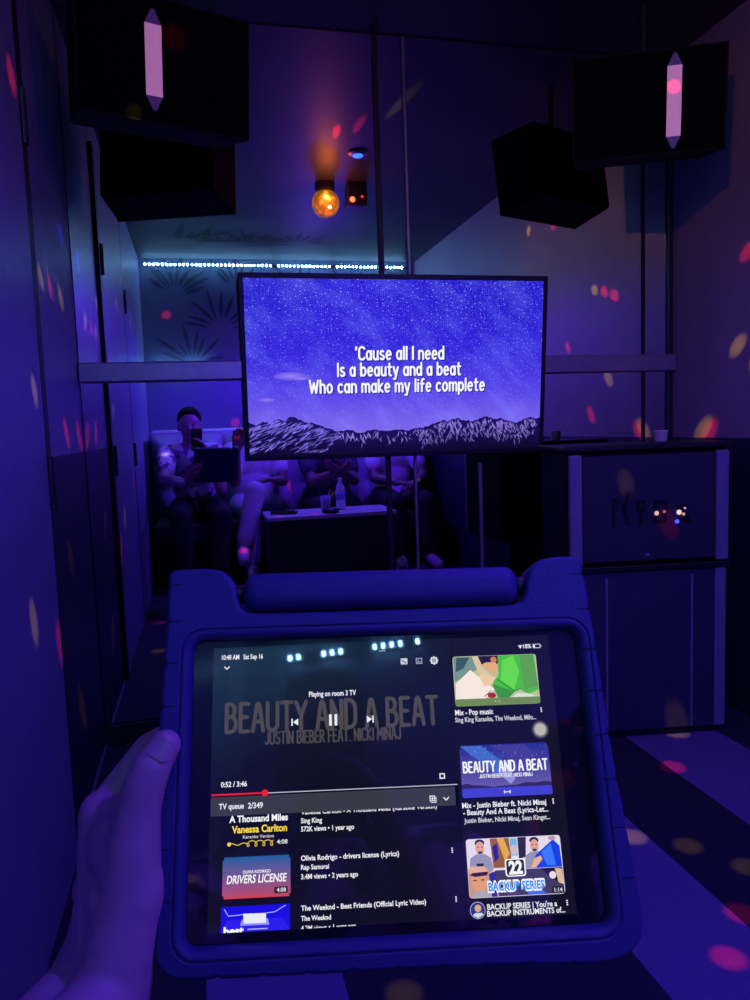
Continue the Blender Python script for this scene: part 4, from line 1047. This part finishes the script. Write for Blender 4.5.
def t_series(f):
    f.rect(42.2, -67.8, 96.8, -37.4, rgb(232, 222, 236), .5, 1.6)
    f.poly([(56, -37.6), (67, -37.6), (68, -53), (57, -53)], rgb(150, 92, 40), .52); f.poly([(60, -37.6), (64, -37.6), (67, -46), (64, -50)], rgb(232, 170, 70), .53); f.poly([(57, -42), (60, -40), (60.5, -48), (58, -50)], rgb(40, 40, 150), .54)
    f.rect(67.5, -47, 71.5, -38, rgb(120, 180, 225), .53); f.disc(69.5, -44, 2.0, rgb(215, 190, 190), .54, 14, 2.6)
    f.poly([(72, -37.6), (77, -37.6), (76, -48), (72, -49)], rgb(46, 38, 52), .53)
    # figures: grey shirted left, grey shirted right beside a blue cloth, one below
    for cx, sc in ((50.0, 1.), (81.5, .95)):
        f.poly([(cx - 6.6 * sc, -54), (cx - 6 * sc, -47.5), (cx - 2.5 * sc, -45.4), (cx + 2.5 * sc, -45.4), (cx + 6 * sc, -47.5), (cx + 7 * sc, -54)], rgb(150, 150, 178), .56)
        f.disc(cx, -42.2, 2.6 * sc, rgb(226, 168, 140), .58, 18, 3.4 * sc); f.disc(cx, -39.6, 2.8 * sc, rgb(40, 28, 30), .57, 16, 1.9 * sc); f.disc(cx, -44.6, 1.5, rgb(80, 52, 46), .59, 12, .7)
        for s in (-1, 1): f.rect(cx + s * 1.1 - .4, -42, cx + s * 1.1 + .4, -41.5, rgb(40, 26, 26), .6)
    f.poly([(42.4, -53), (44, -51.6), (52, -51.8), (54, -54.5), (43, -55)], rgb(230, 176, 146), .61); f.rect(47.5, -52.5, 51.5, -50.2, rgb(40, 40, 60), .6)
    f.poly([(80, -51), (82, -47), (92.5, -39.5), (96, -43), (96.5, -54), (82, -54)], rgb(22, 66, 230), .6); f.poly([(85, -46), (91, -41.5), (93, -53), (88, -53)], rgb(60, 120, 255), .61); f.disc(92, -38.8, 2.3, rgb(190, 150, 170), .61, 12, 1.2)
    f.poly([(78.5, -53.5), (81, -49), (84.6, -47.6), (85.5, -49.5), (81.5, -53.5)], rgb(236, 180, 150), .63)
    f.rect(58, -67.5, 96.4, -54.2, rgb(66, 58, 92), .55); f.poly([(84, -54.2), (96.4, -54.2), (96.4, -62), (90, -60)], rgb(30, 26, 40), .56); f.disc(90.5, -58, 2.0, rgb(236, 228, 236), .57, 12); f.poly([(92, -54.5), (96, -55), (96.4, -63), (93.5, -62)], rgb(226, 190, 160), .57)
    f.poly([(42.4, -67.4), (42.4, -54), (56, -54), (58, -60), (59, -67.6)], rgb(206, 150, 130), .56); f.disc(48.4, -59.2, 4.4, rgb(228, 160, 110), .58, 20, 5.4); f.poly([(43, -56), (47, -53.9), (54, -54), (53, -56.5), (46, -57)], rgb(52, 30, 30), .59); f.rect(45, -59, 47, -58.4, rgb(50, 30, 30), .6); f.rect(49.4, -59, 51.4, -58.4, rgb(50, 30, 30), .6); f.poly([(43, -67.6), (46, -64.4), (52, -64.4), (55, -67.6)], rgb(170, 170, 180), .6)
    f.poly([(54, -56), (58, -54.4), (58, -67.6), (55, -67.6)], rgb(40, 48, 150), .57); f.poly([(62, -63.5), (66, -62), (70, -66.8), (64, -67.4)], rgb(90, 60, 130), .57); f.poly([(74, -63.5), (80, -63), (86, -67), (76, -67.6)], rgb(70, 110, 235), .57)
    f.rect(63.6, -57.8, 75.4, -48.6, (.95, .95, .97, 1), .66, 1.6); f.rect(64.4, -57.2, 74.6, -49.2, rgb(36, 32, 44), .67, 1.2); f.text('22', 65.6, -53.2, 8.0, 6.2, CL['K'], .7, .05)
    f.text('BACKUP SERIES', 52.7, -62.4, 33.0, 4.9, CL['K'], .76, .10); f.text('BACKUP SERIES', 53.2, -62.4, 32.0, 4.1, rgb(30, 150, 240), 1.05, .03)
    f.rect(89.4, -67.2, 96.2, -63.9, rgb(30, 26, 34), .7, .6); f.text('1:14', 90.6, -65.6, 4.6, 2.0, w_, .74)
def t_miles(f):
    f.rect(-95.4, -36.6, -57.0, -19.1, rgb(11, 10, 20), .5)
    f.text('A Thousand Miles', -91.7, -20.9, 33.0, 3.4, CL['K'], .6, .03); f.text('Vanessa Carlton', -90.2, -26.4, 31.0, 3.6, CL['Y'], .6, .03); f.text('Karaoke Version', -84, -30.4, 17.4, 1.7, CL['G'], .6)
    pts = [(-92 + 26 * t / 60 + (1.6 * math.sin(t * .62) if t > 22 else 0), -34 + (1.5 * math.cos(t * .62) if t > 22 else .5 * math.sin(t * .4))) for t in range(61)]
    f.path(pts, .45, rgb(225, 190, 60), .6); f.disc(-91.6, -33.9, 1.1, rgb(250, 215, 70), .62, 10)
    f.rect(-66.2, -35.3, -58.0, -32.2, rgb(20, 18, 26), .64, .5); f.text('4:08', -64.9, -33.7, 5.9, 2.1, w_, .68); clip(f, y1=-19.1)
def t_licence(f):
    f.rect(-95, -61.6, -57.4, -40.6, rgb(216, 66, 70), .5, 1.6, top=rgb(26, 92, 160))
    f.text('OLIVIA RODRIGO', -83.8, -48.4, 15.4, 1.5, CL['K'], .6, .02); f.text('DRIVERS LICENSE', -92.4, -52.0, 32.8, 4.0, CL['K'], .6, .02, .12)
    f.rect(-66.4, -59.9, -58.9, -56.6, rgb(60, 26, 46), .6, .6); f.text('4:08', -65.0, -58.2, 5.0, 2.0, w_, .66)
def t_friends(f):
    f.rect(-95.4, -78.1, -57.8, -65.4, rgb(26, 14, 225), .5); f.poly([(-95.4, -78.1), (-57.8, -78.1), (-62, -72), (-92, -72)], rgb(44, 30, 240), .52)
    f.poly([(-83, -74), (-70.8, -74.2), (-71, -69.4), (-83.4, -69.2)], rgb(235, 238, 255), .56); f.poly([(-85, -75), (-69, -75.2), (-70, -72), (-84, -72)], rgb(150, 150, 255), .54)
    f.path([(-93.6, -66.6), (-91.4, -70.0), (-83.4, -69.6)], .4, rgb(170, 180, 255), .6); f.path([(-71, -69.4), (-66, -69.0), (-60.2, -66.0)], .4, rgb(170, 180, 255), .6)
    f.text('best', -93.9, -77.3, 11.0, 3.6, CL['K'], .62, .05); f.rect(-81, -77.2, -70, -76.7, rgb(180, 180, 240), .6); clip(f, y0=-78.1)
thumb('thumbnail of a person in a green top', t_green); thumb('starry thumbnail with white song title', t_beauty); thumb('busy thumbnail with number 22', t_series)
thumb('black thumbnail with yellow lettering', t_miles); thumb('blue to red thumbnail', t_licence); thumb('vivid blue thumbnail', t_friends)

# ------------------------------------------------------------------ light
def light(name, kind, loc, col, power, radius=.05, target=None, size=None, blend=.6):
    l = bpy.data.lights.new(name, kind); l.color = col; l.energy = power
    o = bpy.data.objects.new(name, l); COL.objects.link(o); o.location = loc
    l.shadow_soft_size = radius
    if kind == 'SPOT': l.spot_size = size; l.spot_blend = blend
    if target is not None: o.rotation_euler = (Vector(target) - Vector(loc)).to_track_quat('-Z', 'Y').to_euler()
    return o
BLUE = (.16, .05, 1.0); VIO = (.34, .10, 1.0); WARM = (1.0, .38, .42)
light('added blue fill', 'SPOT', (.75, .02, 1.86), (.085, .012, 1.), 60., .012, (.70, .25, 0), math.radians(164), .35)  # added fill lamp without a fixture, hangs free over the room
light('added violet fill', 'POINT', (.90, -.60, 1.75), (.22, .06, 1.), 5., .012)  # unseen violet fill added near the back wall
light('added violet fill', 'SPOT', (1.05, -.62, 1.55), (.10, .03, 1.0), 9., .012, (.9, 2.4, .9), math.radians(150), .5)  # second added fill, aimed at the front wall, no fixture
light('added sitter fill', 'SPOT', DB + Vector((.0, -.10, -.05)), (.12, .03, 1.0), 42., .01, (.55, -.5, .75), math.radians(80), .8)  # fill added beside the disco lamp to brighten the sitters
light('warm disco wash', 'SPOT', DB + Vector((.05, .10, -.06)), (1.0, .42, .22), 3.2, .01, (1.75, 2.0, 1.1), math.radians(110), .8)
light('warm disco glow', 'POINT', DB + Vector((.0, .12, -.05)), (1.0, .17, .03), 1.8, .0)

SPOTS = [
 ('R', -.34, 1.75, 1.74), ('Y', -.34, 1.98, 1.39), ('R', -.34, 2.10, 1.39), ('Y', -.34, 1.73, 1.09), ('R', -.34, 2.18, 1.02), ('Y', -.34, 1.55, .63), ('R', -.34, 1.79, .52), ('Y', -.34, 2.10, .28),
 ('B', -.34, 2.33, 1.58), ('Y', -.34, 2.33, 1.70), ('Y', -.34, 2.25, 1.39), ('Y', -.34, 1.90, 1.51), ('Y', -.34, 1.27, 1.60), ('Y', -.34, .48, 1.62), ('R', -.34, 2.40, 1.01), ('R', -.34, .96, .76), ('Y', -.34, 2.10, .69), ('Y', -.34, .17, 1.12),
 ('Y', 1.73, 2.14, 1.22), ('R', 1.73, 2.10, 1.51), ('Y', 1.73, 2.31, .95), ('R', 1.73, 2.28, .94), ('Y', 1.73, 1.94, 1.56), ('R', 1.73, 2.02, 1.54), ('R', 1.73, 1.69, 1.34), ('R', 1.73, 1.90, 1.02), ('Y', 1.73, 2.05, 1.17), ('R', 1.73, 1.45, .65), ('R', 1.73, 1.56, 1.94), ('Y', 1.73, 1.28, 1.98),
 ('R', 1.27, 1.82, 0), ('Y', 1.06, 1.46, 0), ('Y', 1.13, 1.35, 0), ('R', 1.01, 1.22, 0), ('R', .90, 1.12, 0), ('Y', .96, 1.53, 0), ('Y', .30, 1.20, 0), ('R', -.25, .90, 0), ('Y', -.23, 1.44, 0),
 ('Y', .33, .95, 2.27), ('R', .66, 1.67, 2.27), ('R', .74, 1.76, 2.27), ('Y', .86, 1.99, 2.27), ('Y', 1.06, 1.21, 2.27),
 ('R', .29, -.78, 1.08), ('R', -.16, -.78, 1.87), ('R', .24, .19, .22), ('R', .67, -.50, .70), ('R', 1.03, -.30, .65), ('Y', .92, -.20, .69), ('R', 1.43, -.20, .54), ('Y', 1.58, -.20, .48), ('Y', -.25, -.12, .80), ('R', .18, -.40, .75),
 ('R', .47, .38, .47), ('R', .68, .35, .47), ('R', .97, .03, .47), ('Y', 1.23, 1.99, .84), ('R', 1.36, 1.97, .71), ('Y', 1.39, 1.97, .11), ('R', 1.53, 2.20, 1.95), ('R', -.06, 2.14, 1.98)]
KC = dict(R=(1., .015, .05), Y=(.60, .36, .0), B=(.03, .02, 1.))
for k, x, y, z in SPOTS:
    tg = Vector((x, y, z)); d = (tg - DB); dist = d.length; dn = d.normalized()
    start = DB + dn * .09
    if tg.z > 2.2: start = DB + Vector((dn.x, dn.y, 0)).normalized() * .085 + Vector((0, 0, -.02))
    dark = (z < .01 or z < .93) and abs(x) < 1.6
    light('disco beam', 'SPOT', start, KC[k], (60.0 if dark else 75.0) * (dist ** 2) * .55, .0, tg, math.radians(3.6 if dist < 1.4 else 2.2), .9)

w = bpy.data.worlds.new('dim room'); SC.world = w; w.use_nodes = True
w.node_tree.nodes['Background'].inputs['Color'].default_value = (.01, .006, .05, 1); w.node_tree.nodes['Background'].inputs['Strength'].default_value = .2

# ------------------------------------------------------------------ render feel
SC.view_settings.view_transform = 'Standard'; SC.view_settings.look = 'None'; SC.view_settings.exposure = 0.
cy = SC.cycles
cy.use_denoising = True; cy.max_bounces = 8; cy.diffuse_bounces = 4; cy.glossy_bounces = 6; cy.sample_clamp_indirect = 3.; cy.use_light_tree = True; cy.caustics_reflective = False; cy.caustics_refractive = False
